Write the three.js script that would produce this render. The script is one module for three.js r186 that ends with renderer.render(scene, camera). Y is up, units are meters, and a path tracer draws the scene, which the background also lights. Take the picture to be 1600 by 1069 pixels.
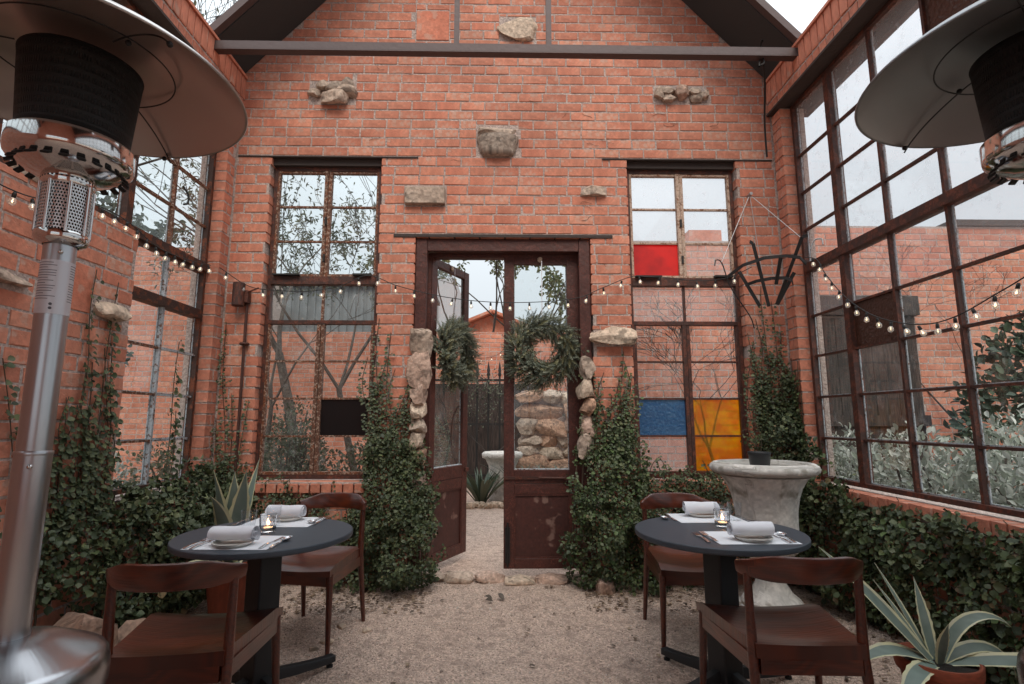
import * as THREE from 'three';
import { RoundedBoxGeometry } from 'three/addons/geometries/RoundedBoxGeometry.js';
import { mergeGeometries, mergeVertices, toCreasedNormals } from 'three/addons/utils/BufferGeometryUtils.js';

// ---------------------------------------------------------------- camera, sky, sun, exposure
const scene = new THREE.Scene();
const camera = new THREE.PerspectiveCamera(66.195, 1024 / 684, 0.05, 400);
camera.position.set(0, 1.29, 0);
camera.rotation.set(8.36 * Math.PI / 180, -1.037 * Math.PI / 180, 0, 'YXZ');
camera.updateMatrixWorld(true);

const renderer = new THREE.WebGLRenderer({ antialias: true });
renderer.setSize(1024, 684);
renderer.toneMapping = THREE.LinearToneMapping;
renderer.toneMappingExposure = 1.4;
renderer.shadowMap.enabled = true;
renderer.shadowMap.type = THREE.PCFSoftShadowMap;

let seedState = 1234567;
function rnd() { seedState = (seedState * 1664525 + 1013904223) >>> 0; return seedState / 4294967296; }
function reseed(n) { seedState = (n * 2654435761 + 97) >>> 0; for (let i = 0; i < 4; i++) rnd(); }
const rr = (a, b) => a + (b - a) * rnd();
const clamp = (x, a = 0, b = 1) => Math.min(b, Math.max(a, x));
const lerp = (a, b, t) => a + (b - a) * t;
const smooth = (a, b, x) => { const t = clamp((x - a) / (b - a)); return t * t * (3 - 2 * t); };
function h2(x, y, s) { let n = Math.imul(x | 0, 374761393) + Math.imul(y | 0, 668265263) + Math.imul(s | 0, 2147483647 ^ 0x5bd1e995); n = Math.imul(n ^ (n >>> 13), 1274126177); return ((n ^ (n >>> 16)) >>> 0) / 4294967296; }
function vn(x, y, per, s) { // value noise that repeats after per cells
  const xi = Math.floor(x), yi = Math.floor(y), fx = x - xi, fy = y - yi, w = (n) => ((n % per) + per) % per;
  const a = h2(w(xi), w(yi), s), b = h2(w(xi + 1), w(yi), s), c = h2(w(xi), w(yi + 1), s), d = h2(w(xi + 1), w(yi + 1), s);
  const u = fx * fx * (3 - 2 * fx), v = fy * fy * (3 - 2 * fy);
  return lerp(lerp(a, b, u), lerp(c, d, u), v);
}
function fbm(u, v, cells, oct, s) { let t = 0, a = 0.5, n = 0; for (let i = 0; i < oct; i++) { t += a * vn(u * cells, v * cells, cells, s + i * 17); n += a; a *= 0.5; cells *= 2; } return t / n; }
function n3(x, y, z, s) { // plain 3-D value noise
  const xi = Math.floor(x), yi = Math.floor(y), zi = Math.floor(z); let fx = x - xi, fy = y - yi, fz = z - zi;
  fx = fx * fx * (3 - 2 * fx); fy = fy * fy * (3 - 2 * fy); fz = fz * fz * (3 - 2 * fz);
  const g = (a, b, c) => h2(xi + a + (zi + c) * 57, yi + b + (zi + c) * 131, s);
  return lerp(lerp(lerp(g(0, 0, 0), g(1, 0, 0), fx), lerp(g(0, 1, 0), g(1, 1, 0), fx), fy), lerp(lerp(g(0, 0, 1), g(1, 0, 1), fx), lerp(g(0, 1, 1), g(1, 1, 1), fx), fy), fz);
}

// overcast sky: brighter overhead, soft broad clouds everywhere
{
  const W = 512, H = 256, data = new Float32Array(W * H * 4);
  for (let j = 0; j < H; j++) for (let i = 0; i < W; i++) {
    const el = ((j + 0.5) / H - 0.5) * Math.PI, u = i / W;
    const c = fbm(u, j / H, 8, 4, 5) - 0.5;
    let L = el > 0 ? 0.60 + 1.25 * Math.sin(el) ** 2 : 0.28;
    L *= 1 + 0.14 * c * smooth(0, 0.2, el);
    const k = (j * W + i) * 4;
    data[k] = L * 0.91; data[k + 1] = L * 0.985; data[k + 2] = L * 1.045; data[k + 3] = 1;
  }
  const sky = new THREE.DataTexture(data, W, H, THREE.RGBAFormat, THREE.FloatType);
  sky.mapping = THREE.EquirectangularReflectionMapping;
  sky.magFilter = THREE.LinearFilter; sky.minFilter = THREE.LinearFilter; sky.wrapS = THREE.RepeatWrapping; sky.needsUpdate = true;
  scene.background = sky; scene.environment = sky;
}
const sun = new THREE.DirectionalLight(0xfff3e4, 1.5);
sun.position.set(1.2, 13, 6.5); sun.target.position.set(0, 0, -3);
sun.castShadow = true; sun.shadow.radius = 60; sun.shadow.mapSize.set(2048, 2048);
Object.assign(sun.shadow.camera, { left: -9, right: 9, top: 9, bottom: -9, near: 1, far: 40 });
scene.add(sun, sun.target);

// ---------------------------------------------------------------- helpers
const usedNames = {};
function numbered(n) { const k = usedNames[n] = (usedNames[n] ?? -1) + 1; return k ? n + '_' + String(k).padStart(3, '0') : n; }
function sh(o) { o.castShadow = true; o.receiveShadow = true; return o; }
function tag(o, label, category, group, kind) { o.userData = { label }; if (category) o.userData.category = category; if (group) o.userData.group = group; if (kind) o.userData.kind = kind; return o; }
function thing(name, label, category, pos = [0, 0, 0], turn = 0, group) {
  const o = new THREE.Group(); o.name = numbered(name); scene.add(o); o.position.set(...pos); o.rotation.y = turn;
  return tag(o, label, category, group, 'thing');
}
function single(name, geo, mat, label, category, group) { const m = sh(new THREE.Mesh(geo, mat)); m.name = numbered(name); scene.add(m); return tag(m, label, category, group); }
function struct(name, geo, mat) { const m = sh(new THREE.Mesh(geo, mat)); m.name = numbered(name); m.userData.kind = 'structure'; scene.add(m); return m; }
function part(name, geo, mat, parent, label) { const m = sh(new THREE.Mesh(geo, mat)); m.name = name; parent.add(m); if (label) m.userData.label = label; return m; }
function dup(root, pos, turn, label) { const c = root.clone(); c.name = numbered(root.name.replace(/_\d{3}$/, '')); c.userData = { ...root.userData }; if (label) c.userData.label = label; scene.add(c); c.position.set(...pos); c.rotation.set(0, turn, 0); return c; }

function norm(g) {
  for (const k of Object.keys(g.attributes)) if (!['position', 'normal', 'uv', 'color'].includes(k)) g.deleteAttribute(k);
  if (!g.attributes.normal) g.computeVertexNormals();
  if (!g.attributes.uv) boxUV(g);
  if (!g.index) { const n = g.attributes.position.count, ix = new Uint32Array(n); for (let i = 0; i < n; i++) ix[i] = i; g.setIndex(new THREE.BufferAttribute(ix, 1)); }
  g.morphAttributes = {};
  return g;
}
function merge(list) { const c = list.some((g) => g.attributes.color); const l = list.map((g) => { norm(g); if (!c) return g; if (!g.attributes.color) g.setAttribute('color', new THREE.BufferAttribute(new Float32Array(g.attributes.position.count * 3).fill(1), 3)); return g; }); return l.length === 1 ? l[0] : mergeGeometries(l, false); }
function boxUV(g, s = 1, ox = 0, oy = 0) { // uv in metres from the dominant axis
  const p = g.attributes.position, n = g.attributes.normal, uv = new Float32Array(p.count * 2);
  for (let i = 0; i < p.count; i++) {
    const ax = Math.abs(n.getX(i)), ay = Math.abs(n.getY(i)), az = Math.abs(n.getZ(i));
    let a, b; if (az >= ax && az >= ay) { a = p.getX(i); b = p.getY(i); } else if (ay >= ax) { a = p.getX(i); b = p.getZ(i); } else { a = p.getZ(i); b = p.getY(i); }
    uv[2 * i] = a * s + ox; uv[2 * i + 1] = b * s + oy;
  }
  g.setAttribute('uv', new THREE.BufferAttribute(uv, 2)); return g;
}
const at = (g, x, y, z) => g.translate(x, y, z);
function bx(x0, x1, y0, y1, z0, z1) { const g = new THREE.BoxGeometry(x1 - x0, y1 - y0, z1 - z0); g.translate((x0 + x1) / 2, (y0 + y1) / 2, (z0 + z1) / 2); return boxUV(g, 1, rnd(), rnd()); }
function rbx(x0, x1, y0, y1, z0, z1, r = 0.004, seg = 1) { const g = new RoundedBoxGeometry(x1 - x0, y1 - y0, z1 - z0, seg, r); g.translate((x0 + x1) / 2, (y0 + y1) / 2, (z0 + z1) / 2); return boxUV(g, 1, rnd(), rnd()); }
function rod(a, b, r0, r1 = r0, seg = 8, open = false) { // tapered round bar from a to b
  const A = new THREE.Vector3(...a), B = new THREE.Vector3(...b), d = B.clone().sub(A), L = d.length();
  const g = new THREE.CylinderGeometry(r1, r0, L, seg, 1, open); g.translate(0, L / 2, 0);
  g.applyQuaternion(new THREE.Quaternion().setFromUnitVectors(new THREE.Vector3(0, 1, 0), d.normalize()));
  return g.translate(...a);
}
function bar(a, b, w, h, up = [0, 1, 0]) { // square bar
  const A = new THREE.Vector3(...a), B = new THREE.Vector3(...b), z = B.clone().sub(A), L = z.length(); z.normalize();
  const x = new THREE.Vector3().crossVectors(new THREE.Vector3(...up), z).normalize(), y = new THREE.Vector3().crossVectors(z, x);
  const g = boxUV(new THREE.BoxGeometry(w, h, L), 1, rnd(), rnd());
  g.applyMatrix4(new THREE.Matrix4().makeBasis(x, y, z)); const c = A.add(B).multiplyScalar(0.5);
  return g.translate(c.x, c.y, c.z);
}
function tube(pts, r, seg = 24, rad = 6) { return new THREE.TubeGeometry(new THREE.CatmullRomCurve3(pts.map((p) => new THREE.Vector3(...p))), seg, r, rad, false); }
function lathe(pts, seg = 40) { return new THREE.LatheGeometry(pts.map((p) => new THREE.Vector2(p[0], p[1])), seg); }
function rock(w, h, d, seed, detail = 3, rough = 0.25) {
  let g = new THREE.IcosahedronGeometry(1, detail); g.deleteAttribute('uv'); g.deleteAttribute('normal'); g = mergeVertices(g);
  const p = g.attributes.position, v = new THREE.Vector3(), cuts = [];
  for (let i = 0; i < 9; i++) { const a = h2(i, seed, 5) * 6.283, z = h2(i, seed, 6) * 2 - 1, r = Math.sqrt(1 - z * z); cuts.push([new THREE.Vector3(r * Math.cos(a), r * Math.sin(a), z), 1 - (rough + 0.08) * (0.5 + h2(i, seed, 7)) * 0.9]); }
  for (let i = 0; i < p.count; i++) {
    v.fromBufferAttribute(p, i); const q = v.clone();
    // push towards a box a little, then chip with noise
    const m = Math.max(Math.abs(q.x), Math.abs(q.y), Math.abs(q.z)); v.multiplyScalar(lerp(1, 0.86 / m, 0.6));
    for (const [n, o] of cuts) { const k = v.dot(n) - o; if (k > 0) v.addScaledVector(n, -k); }
    v.multiplyScalar(1 + rough * (n3(q.x * 1.7 + 9, q.y * 1.7 + seed, q.z * 1.7, seed) - 0.5) * 1.0 + rough * 0.4 * (n3(q.x * 5, q.y * 5, q.z * 5 + seed, seed + 3) - 0.5));
    p.setXYZ(i, v.x * w / 2, v.y * h / 2, v.z * d / 2);
  }
  g = toCreasedNormals(g, 0.5); return boxUV(g, 1.3, seed * 0.37, seed * 0.71);
}
const px = (v) => { const q = new THREE.Vector3(v[0], v[1], v[2]).project(camera); return q; };
const inView = (v, m = 1.04) => { const q = px(v); return q.z < 1 && q.z > -1 && Math.abs(q.x) < m && Math.abs(q.y) < m; };

// ---------------------------------------------------------------- textures
function tex(size, fn, srgb = true, rep = 1) {
  const d = new Uint8Array(size * size * 4);
  for (let j = 0; j < size; j++) for (let i = 0; i < size; i++) {
    const c = fn((i + 0.5) / size, (j + 0.5) / size), k = (j * size + i) * 4;
    if (typeof c === 'number') { d[k] = d[k + 1] = d[k + 2] = clamp(c) * 255; } else { d[k] = clamp(c[0]) * 255; d[k + 1] = clamp(c[1]) * 255; d[k + 2] = clamp(c[2]) * 255; }
    d[k + 3] = 255;
  }
  const t = new THREE.DataTexture(d, size, size); t.wrapS = t.wrapT = THREE.RepeatWrapping; t.magFilter = THREE.LinearFilter; t.minFilter = THREE.LinearMipmapLinearFilter; t.generateMipmaps = true;
  if (srgb) t.colorSpace = THREE.SRGBColorSpace; t.repeat.set(rep, rep); t.needsUpdate = true; return t;
}
const mix3 = (a, b, t) => [lerp(a[0], b[0], t), lerp(a[1], b[1], t), lerp(a[2], b[2], t)];
const mul3 = (a, k) => [a[0] * k, a[1] * k, a[2] * k];
function std(o) { const m = new THREE.MeshStandardMaterial(o); return m; }
const lin = (r, g, b) => new THREE.Color().setRGB(r, g, b);

// ---------------------------------------------------------------- materials
const M = {};
{
  // fired clay: even coral body, fine pits, old mortar smears and dark specks
  const brickMap = tex(1024, (u, v) => {
    const a = fbm(u, v, 6, 5, 1), b = fbm(u, v, 48, 3, 2), sm = fbm(u + 0.3, v, 14, 4, 3), sp = vn(u * 220, v * 220, 220, 4), str = fbm(u, v * 1, 24, 2, 6);
    let c = mix3([0.83, 0.568, 0.468], [0.785, 0.508, 0.410], smooth(0.32, 0.68, a));
    c = mul3(c, 0.9 + 0.2 * b); c = mul3(c, 0.96 + 0.08 * str);
    c = mix3(c, [0.77, 0.70, 0.65], 0.5 * smooth(0.60, 0.74, sm));
    c = mix3(c, [0.28, 0.16, 0.12], 0.7 * smooth(0.955, 0.99, sp));
    c = mix3(c, [0.88, 0.78, 0.70], 0.6 * smooth(0.06, 0.02, sp));
    return c;
  });
  const brickBump = tex(512, (u, v) => 0.55 * fbm(u, v, 24, 4, 2) + 0.3 * fbm(u, v, 128, 2, 8) - 0.5 * smooth(0.95, 0.99, vn(u * 110, v * 110, 110, 4)) + 0.2, false);
  M.brick = std({ map: brickMap, bumpMap: brickBump, bumpScale: 0.004, roughness: 0.88, vertexColors: true });
  M.brickTile = std({ color: lin(0.96, 0.84, 0.80), map: brickMap, bumpMap: brickBump, bumpScale: 0.004, roughness: 0.85 });
  const mortarMap = tex(512, (u, v) => { const a = fbm(u, v, 8, 5, 11), b = fbm(u, v, 90, 2, 12); return mul3(mix3([0.655, 0.605, 0.58], [0.735, 0.655, 0.615], a), 0.8 + 0.4 * b); });
  const mortarBump = tex(512, (u, v) => 0.5 * fbm(u, v, 20, 4, 13) + 0.5 * fbm(u, v, 100, 2, 14), false);
  M.mortar = std({ map: mortarMap, bumpMap: mortarBump, bumpScale: 0.012, roughness: 0.95 });
  const stoneMap = tex(512, (u, v) => { const a = fbm(u, v, 5, 5, 21), b = fbm(u, v, 40, 3, 22), k = fbm(u, v, 12, 4, 23); let c = mix3([0.66, 0.585, 0.525], [0.77, 0.705, 0.645], a); c = mul3(c, 0.75 + 0.5 * b); return mix3(c, [0.30, 0.27, 0.24], 0.5 * smooth(0.6, 0.75, k)); });
  const stoneBump = tex(512, (u, v) => fbm(u, v, 12, 6, 24), false);
  const stone = (r, g, b) => std({ color: lin(r, g, b), map: stoneMap, bumpMap: stoneBump, bumpScale: 0.02, roughness: 0.92 });
  M.stoneTan = stone(0.92, 0.89, 0.87); M.stonePink = stone(0.98, 0.85, 0.82); M.stoneGrey = stone(0.72, 0.72, 0.72); M.stonePale = stone(1.15, 1.12, 1.06); M.stoneDark = stone(0.5, 0.48, 0.46); M.stoneRust = stone(1.0, 0.76, 0.64);
  M.boulder = stone(0.62, 0.50, 0.45); M.stones = [M.stoneTan, M.stonePink, M.stonePale, M.stoneTan, M.stoneRust];
  // decomposed granite
  const gravelMap = tex(1024, (u, v) => { const a = fbm(u, v, 5, 4, 31), g = vn(u * 300, v * 300, 300, 32), g2 = vn(u * 150, v * 150, 150, 33); let c = mix3([0.71, 0.615, 0.555], [0.75, 0.66, 0.60], a); c = mul3(c, 0.74 + 0.34 * g + 0.2 * g2); return mix3(c, [0.34, 0.28, 0.25], 0.22 * smooth(0.55, 0.8, fbm(u, v, 30, 3, 35))); });
  const gravelBump = tex(1024, (u, v) => 0.6 * vn(u * 300, v * 300, 300, 32) + 0.4 * vn(u * 150, v * 150, 150, 33), false);
  gravelMap.repeat.set(0.55, 0.55); gravelBump.repeat.set(0.55, 0.55);
  M.gravel = std({ map: gravelMap, bumpMap: gravelBump, bumpScale: 0.012, roughness: 0.95 });
  M.grain = std({ color: lin(1, 1, 1), roughness: 0.9 });
  // iron and rust
  const rustMap = (body, rust, paint, amount, s) => tex(512, (u, v) => { const a = fbm(u, v, 10, 5, s), b = fbm(u, v, 60, 3, s + 1), c0 = fbm(u, v, 44, 4, s + 2); let c = mul3(body, 0.8 + 0.4 * b); c = mix3(c, mul3(rust, 0.6 + 0.8 * b), smooth(0.46, 0.62, a)); return mix3(c, mul3(paint, 0.85 + 0.25 * b), amount > 0 ? 0.85 * smooth(0.60 - amount, 0.70 - amount, c0) : 0); });
  const rustBump = tex(512, (u, v) => 0.6 * fbm(u, v, 40, 4, 44) + 0.4 * fbm(u, v, 26, 4, 43), false);
  const metal = (map, rough = 0.75) => { map.repeat.set(2, 2); return std({ map, bumpMap: rustBump, bumpScale: 0.004, roughness: rough, metalness: 0.1 }); };
  M.rust = metal(rustMap([0.25, 0.16, 0.13], [0.42, 0.22, 0.13], [0.62, 0.54, 0.47], 0.0, 41));
  M.rustPaint = metal(rustMap([0.38, 0.25, 0.19], [0.45, 0.265, 0.175], [0.66, 0.58, 0.52], 0.07, 51));
  M.creamPaint = metal(rustMap([0.66, 0.55, 0.48], [0.50, 0.33, 0.24], [0.78, 0.69, 0.62], 0.20, 61));
  M.greyPaint = metal(rustMap([0.60, 0.62, 0.64], [0.42, 0.30, 0.25], [0.72, 0.74, 0.76], 0.22, 66));
  M.brownFrame = metal(rustMap([0.27, 0.17, 0.145], [0.36, 0.20, 0.15], [0.6, 0.5, 0.45], 0, 71), 0.6);
  M.doorPaint = metal(rustMap([0.30, 0.165, 0.14], [0.33, 0.18, 0.15], [0.62, 0.55, 0.51], 0, 81), 0.5);
  const panelMap = tex(512, (u, v) => { const b = fbm(u, v, 60, 3, 85), a = fbm(u, v, 5, 4, 86), s1 = fbm(u + 0.1 * fbm(u, v, 6, 3, 88), v, 9, 4, 87); let c = mul3(mix3([0.30, 0.155, 0.13], [0.235, 0.125, 0.11], a), 0.85 + 0.3 * b); return mix3(c, [0.56, 0.46, 0.42], 0.75 * smooth(0.62, 0.74, s1)); });
  M.doorPanel = std({ map: panelMap, bumpMap: rustBump, bumpScale: 0.002, roughness: 0.55 });
  M.steelBrown = std({ color: lin(0.085, 0.06, 0.058), roughness: 0.55, metalness: 0.3, bumpMap: rustBump, bumpScale: 0.002 });
  M.lintel = std({ color: lin(0.045, 0.032, 0.028), roughness: 0.8, bumpMap: rustBump, bumpScale: 0.004 });
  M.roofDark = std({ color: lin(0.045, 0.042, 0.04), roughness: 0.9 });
  M.iron = std({ color: lin(0.03, 0.028, 0.027), roughness: 0.6, metalness: 0.4, bumpMap: rustBump, bumpScale: 0.003 });
  M.wire = std({ color: lin(0.02, 0.02, 0.02), roughness: 0.6 });
  M.galv = std({ color: lin(0.5, 0.5, 0.5), roughness: 0.45, metalness: 0.9 });
  // glass: pane with a film of dust in patches
  const dust = tex(512, (u, v) => 0.99 - 0.10 * smooth(0.45, 0.85, fbm(u, v, 4, 5, 91)) - 0.16 * smooth(0.6, 0.9, fbm(u, v, 30, 4, 92)), false);
  dust.repeat.set(0.8, 0.8);
  const pane = (col, tr, o = {}) => new THREE.MeshPhysicalMaterial({ color: col, transmission: tr, roughness: 0.02, ior: 1.5, thickness: 0, transmissionMap: dust, ...o });
  M.glass = pane(lin(0.86, 0.9, 0.9), 1.0);
  M.glassMilky = pane(lin(0.86, 0.86, 0.87), 0.80);
  const streak = tex(512, (u, v) => { const a = fbm(u, v, 6, 5, 95), b = fbm(u, v, 3, 5, 96); return mix3([0.98, 0.10, 0.07], [0.80, 0.03, 0.03], smooth(0.4, 0.7, a * 0.6 + b * 0.4)); });
  M.glassRed = new THREE.MeshPhysicalMaterial({ map: streak, transmission: 0.75, roughness: 0.75, thickness: 0 });
  const pebbleBump = tex(512, (u, v) => fbm(u, v, 60, 2, 97), false);
  M.glassBlue = new THREE.MeshPhysicalMaterial({ map: tex(512, (u, v) => mix3([0.30, 0.56, 0.80], [0.20, 0.46, 0.72], smooth(0.3, 0.7, 0.6 * fbm(u, v, 7, 5, 197) + 0.4 * vn(u * 90, v * 90, 90, 198)))), transmission: 0.8, roughness: 0.45, thickness: 0, bumpMap: pebbleBump, bumpScale: 0.006 });
  const amb = tex(512, (u, v) => mix3([0.98, 0.80, 0.05], [0.92, 0.61, 0.02], smooth(0.35, 0.7, fbm(u, v, 10, 5, 98))));
  M.glassAmber = new THREE.MeshPhysicalMaterial({ map: amb, transmission: 0.88, roughness: 0.35, thickness: 0 });
  M.glassBlack = std({ color: lin(0.006, 0.006, 0.007), roughness: 0.3 });
  M.glassBrown = std({ color: lin(0.055, 0.022, 0.014), roughness: 0.35, bumpMap: pebbleBump, bumpScale: 0.004 });
  // furniture
  const woodMap = tex(1024, (u, v) => { const w = fbm(u, v, 3, 3, 101) * 2.2, g = 0.5 + 0.5 * Math.sin((v * 14 + w * 3.0) * Math.PI * 2), f = vn(u * 12, v * 512, 512, 103), bl = fbm(u, v, 4, 4, 104); let c = mix3([0.335, 0.125, 0.05], [0.19, 0.062, 0.028], 0.5 * g + 0.3 * bl); c = mul3(c, 0.85 + 0.3 * f); return mix3(c, [0.45, 0.20, 0.085], 0.4 * smooth(0.5, 0.8, fbm(u, v, 5, 3, 105))); });
  const woodBump = tex(512, (u, v) => vn(u * 10, v * 256, 256, 106), false);
  M.wood = new THREE.MeshPhysicalMaterial({ map: woodMap, bumpMap: woodBump, bumpScale: 0.0006, roughness: 0.32, clearcoat: 0.45, clearcoatRoughness: 0.22 });
  const slateB = tex(256, (u, v) => fbm(u, v, 64, 3, 111), false);
  M.slate = std({ color: lin(0.042, 0.053, 0.068), roughness: 0.46, bumpMap: slateB, bumpScale: 0.0006 });
  M.blackMetal = std({ color: lin(0.018, 0.019, 0.021), roughness: 0.5, metalness: 0.2 });
  M.paper = std({ color: lin(0.72, 0.73, 0.76), roughness: 0.9 });
  const weave = tex(256, (u, v) => 0.5 + 0.25 * Math.sin(u * 128 * Math.PI) * Math.sin(v * 128 * Math.PI) + 0.3 * (fbm(u, v, 8, 4, 113) - 0.5), false); weave.repeat.set(6, 6);
  M.linen = std({ color: lin(0.70, 0.70, 0.74), roughness: 0.95, bumpMap: weave, bumpScale: 0.0012 });
  M.plate = std({ color: lin(0.60, 0.57, 0.52), roughness: 0.3 });
  M.cutlery = std({ color: lin(0.72, 0.72, 0.74), roughness: 0.16, metalness: 1 });
  M.cutGlass = new THREE.MeshPhysicalMaterial({ color: lin(0.98, 0.99, 1), transmission: 1, roughness: 0.02, ior: 1.48, thickness: 0.006 });
  M.thinGlass = new THREE.MeshPhysicalMaterial({ color: lin(0.96, 0.97, 0.98), transmission: 1, roughness: 0.01, ior: 1.5, thickness: 0 });
  M.wax = std({ color: lin(0.75, 0.72, 0.66), roughness: 0.6 });
  M.flame = std({ color: lin(1, 0.6, 0.3), emissive: lin(1, 0.55, 0.25), emissiveIntensity: 5 });
  const brushed = tex(512, (u, v) => 0.5 + 0.5 * (vn(u * 256, v * 6, 256, 121) - 0.5), false);
  M.steel = std({ color: lin(0.40, 0.40, 0.415), roughness: 0.27, metalness: 1, bumpMap: brushed, bumpScale: 0.0002 });
  M.steelPole = std({ color: lin(0.46, 0.47, 0.49), roughness: 0.3, metalness: 1 });
  M.chrome = std({ color: lin(0.62, 0.61, 0.6), roughness: 0.1, metalness: 1 });
  M.alum = std({ color: lin(0.5, 0.45, 0.42), roughness: 0.3, metalness: 0.9 });
  M.alumGrey = std({ color: lin(0.27, 0.27, 0.275), roughness: 0.42, metalness: 0.75 });
  const holes = tex(256, (u, v) => { const x = u * 32, y = v * 32, ox = Math.floor(y) % 2 ? 0.5 : 0, fx = (x + ox) % 1 - 0.5, fy = y % 1 - 0.5; return Math.hypot(fx, fy) < 0.3 ? 0 : 1; }, false);
  M.meshSteel = std({ color: lin(0.6, 0.6, 0.6), roughness: 0.2, metalness: 1, bumpMap: holes, bumpScale: 0.002 }); M.meshSteel.map = tex(256, (u, v) => { const x = u * 32, y = v * 32, ox = Math.floor(y) % 2 ? 0.5 : 0, fx = (x + ox) % 1 - 0.5, fy = y % 1 - 0.5; return Math.hypot(fx, fy) < 0.3 ? 0.12 : 1; });
  M.emitter = std({ color: lin(0.012, 0.012, 0.012), roughness: 0.6, metalness: 0.3, bumpMap: holes, bumpScale: 0.003 });
  M.sticker = std({ color: lin(0.62, 0.62, 0.66), roughness: 0.4, metalness: 0.3 });
  M.ink = std({ color: lin(0.1, 0.1, 0.12), roughness: 0.6 });
  const castMap = tex(512, (u, v) => { const a = fbm(u, v, 6, 5, 131), b = fbm(u, v, 50, 3, 132), k = fbm(u, v, 10, 4, 133); let c = mul3(mix3([0.79, 0.77, 0.745], [0.86, 0.845, 0.82], a), 0.86 + 0.26 * b); return mix3(c, [0.46, 0.43, 0.38], 0.6 * smooth(0.58, 0.74, k)); });
  M.castStone = std({ map: castMap, bumpMap: stoneBump, bumpScale: 0.01, roughness: 0.92 });
  const terraMap = tex(256, (u, v) => mul3(mix3([0.56, 0.27, 0.17], [0.46, 0.23, 0.16], fbm(u, v, 6, 4, 141)), 0.85 + 0.3 * fbm(u, v, 40, 2, 142)));
  M.terra = std({ map: terraMap, roughness: 0.85 });
  M.soil = std({ color: lin(0.035, 0.026, 0.02), roughness: 1, bumpMap: gravelBump, bumpScale: 0.02 });
  // plants
  M.leafWhite = std({ color: lin(1, 1, 1), roughness: 0.55 });
  M.leaf = new THREE.MeshPhysicalMaterial({ color: lin(1, 1, 1), roughness: 0.58, transmission: 0, thickness: 0 });
  M.leafThin = new THREE.MeshPhysicalMaterial({ color: lin(1, 1, 1), roughness: 0.9, transmission: 0.3, thickness: 0 });
  M.agave = std({ vertexColors: true, roughness: 0.5 });
  const barkMap = tex(512, (u, v) => mul3(mix3([0.30, 0.26, 0.235], [0.42, 0.375, 0.34], fbm(u, v, 6, 4, 151)), 0.6 + 0.7 * fbm(u, v, 40, 4, 152)));
  M.bark = std({ map: barkMap, bumpMap: stoneBump, bumpScale: 0.02, roughness: 0.95 });
  M.barkGrey = std({ color: lin(0.85, 0.87, 0.92), map: barkMap, bumpMap: stoneBump, bumpScale: 0.03, roughness: 0.95 });
  M.stem = std({ color: lin(0.075, 0.055, 0.035), roughness: 0.9 });
  const plankMap = tex(512, (u, v) => mul3(mix3([0.20, 0.165, 0.15], [0.29, 0.245, 0.225], fbm(u, v, 5, 4, 161)), 0.6 + 0.7 * vn(u * 120, v * 8, 120, 162)));
  M.plank = std({ map: plankMap, roughness: 0.9 });
  M.corrug = std({ color: lin(0.20, 0.21, 0.215), roughness: 0.6, metalness: 0.3 });
  M.stucco = std({ color: lin(0.42, 0.42, 0.44), roughness: 0.9, bumpMap: mortarBump, bumpScale: 0.01 });
  M.bulbGlass = new THREE.MeshPhysicalMaterial({ color: lin(0.98, 0.97, 0.95), transmission: 0.72, roughness: 0.05, thickness: 0, ior: 1.5 });
  M.filament = std({ color: lin(1, 0.8, 0.55), emissive: lin(1, 0.72, 0.42), emissiveIntensity: 4 });
  M.yellowPaint = std({ color: lin(0.6, 0.3, 0.02), roughness: 0.5 });
}

// ---------------------------------------------------------------- bricks
const COURSE = 0.09, BL = 0.222, JOINT = 0.0125;
function brickShape(L, H, D, seed) {
  reseed(seed + 500);
  const j = () => rr(-0.0025, 0.0025), b = rr(0.002, 0.0045), e = rr(-0.001, 0.0015);
  const w = L / 2, h = H / 2, s = [[-1, -1], [1, -1], [1, 1], [-1, 1]];
  const F = s.map(([x, y]) => [x * (w - b) + j(), y * (h - b) + j(), e + j() * 0.6]), O = s.map(([x, y]) => [x * w + j(), y * h + j(), e - b]), B = s.map(([x, y]) => [x * w, y * h, -D]);
  const P = [], quad = (a, c, d, f) => P.push(...a, ...c, ...d, ...a, ...d, ...f);
  quad(F[0], F[1], F[2], F[3]);
  for (let i = 0; i < 4; i++) { const k = (i + 1) % 4; quad(O[i], O[k], F[k], F[i]); quad(B[i], B[k], O[k], O[i]); }
  const g = new THREE.BufferGeometry(); g.setAttribute('position', new THREE.Float32BufferAttribute(P, 3)); g.computeVertexNormals();
  boxUV(g, 1, rnd() * 7, rnd() * 7);
  const t = 1, n = g.attributes.position.count, c = new Float32Array(n * 3), q = ((seed * 7) % 28) / 27, v = lerp(0.80, 1.07, q) * rr(0.97, 1.03), red = rr(-0.04, 0.05) + 0.03 * (1 - q); g.userData.q = q;
  for (let i = 0; i < n; i++) { c[3 * i] = v * (t ? 1 : 0.9); c[3 * i + 1] = v * (1 - red * 1.2) * (t ? 1 : 0.86); c[3 * i + 2] = v * (1 - red * 1.4) * (t ? 1 : 0.84); }
  g.setAttribute('color', new THREE.BufferAttribute(c, 3));
  return norm(g);
}
const BRICKS = []; for (let i = 0; i < 28; i++) BRICKS.push(brickShape(BL - JOINT, COURSE - JOINT, 0.10, i));
const HEADS = []; for (let i = 0; i < 10; i++) HEADS.push(brickShape(0.10, COURSE - JOINT, 0.10, 100 + i));
BRICKS.sort((p, q) => p.userData.q - q.userData.q); HEADS.sort((p, q) => p.userData.q - q.userData.q);

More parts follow.
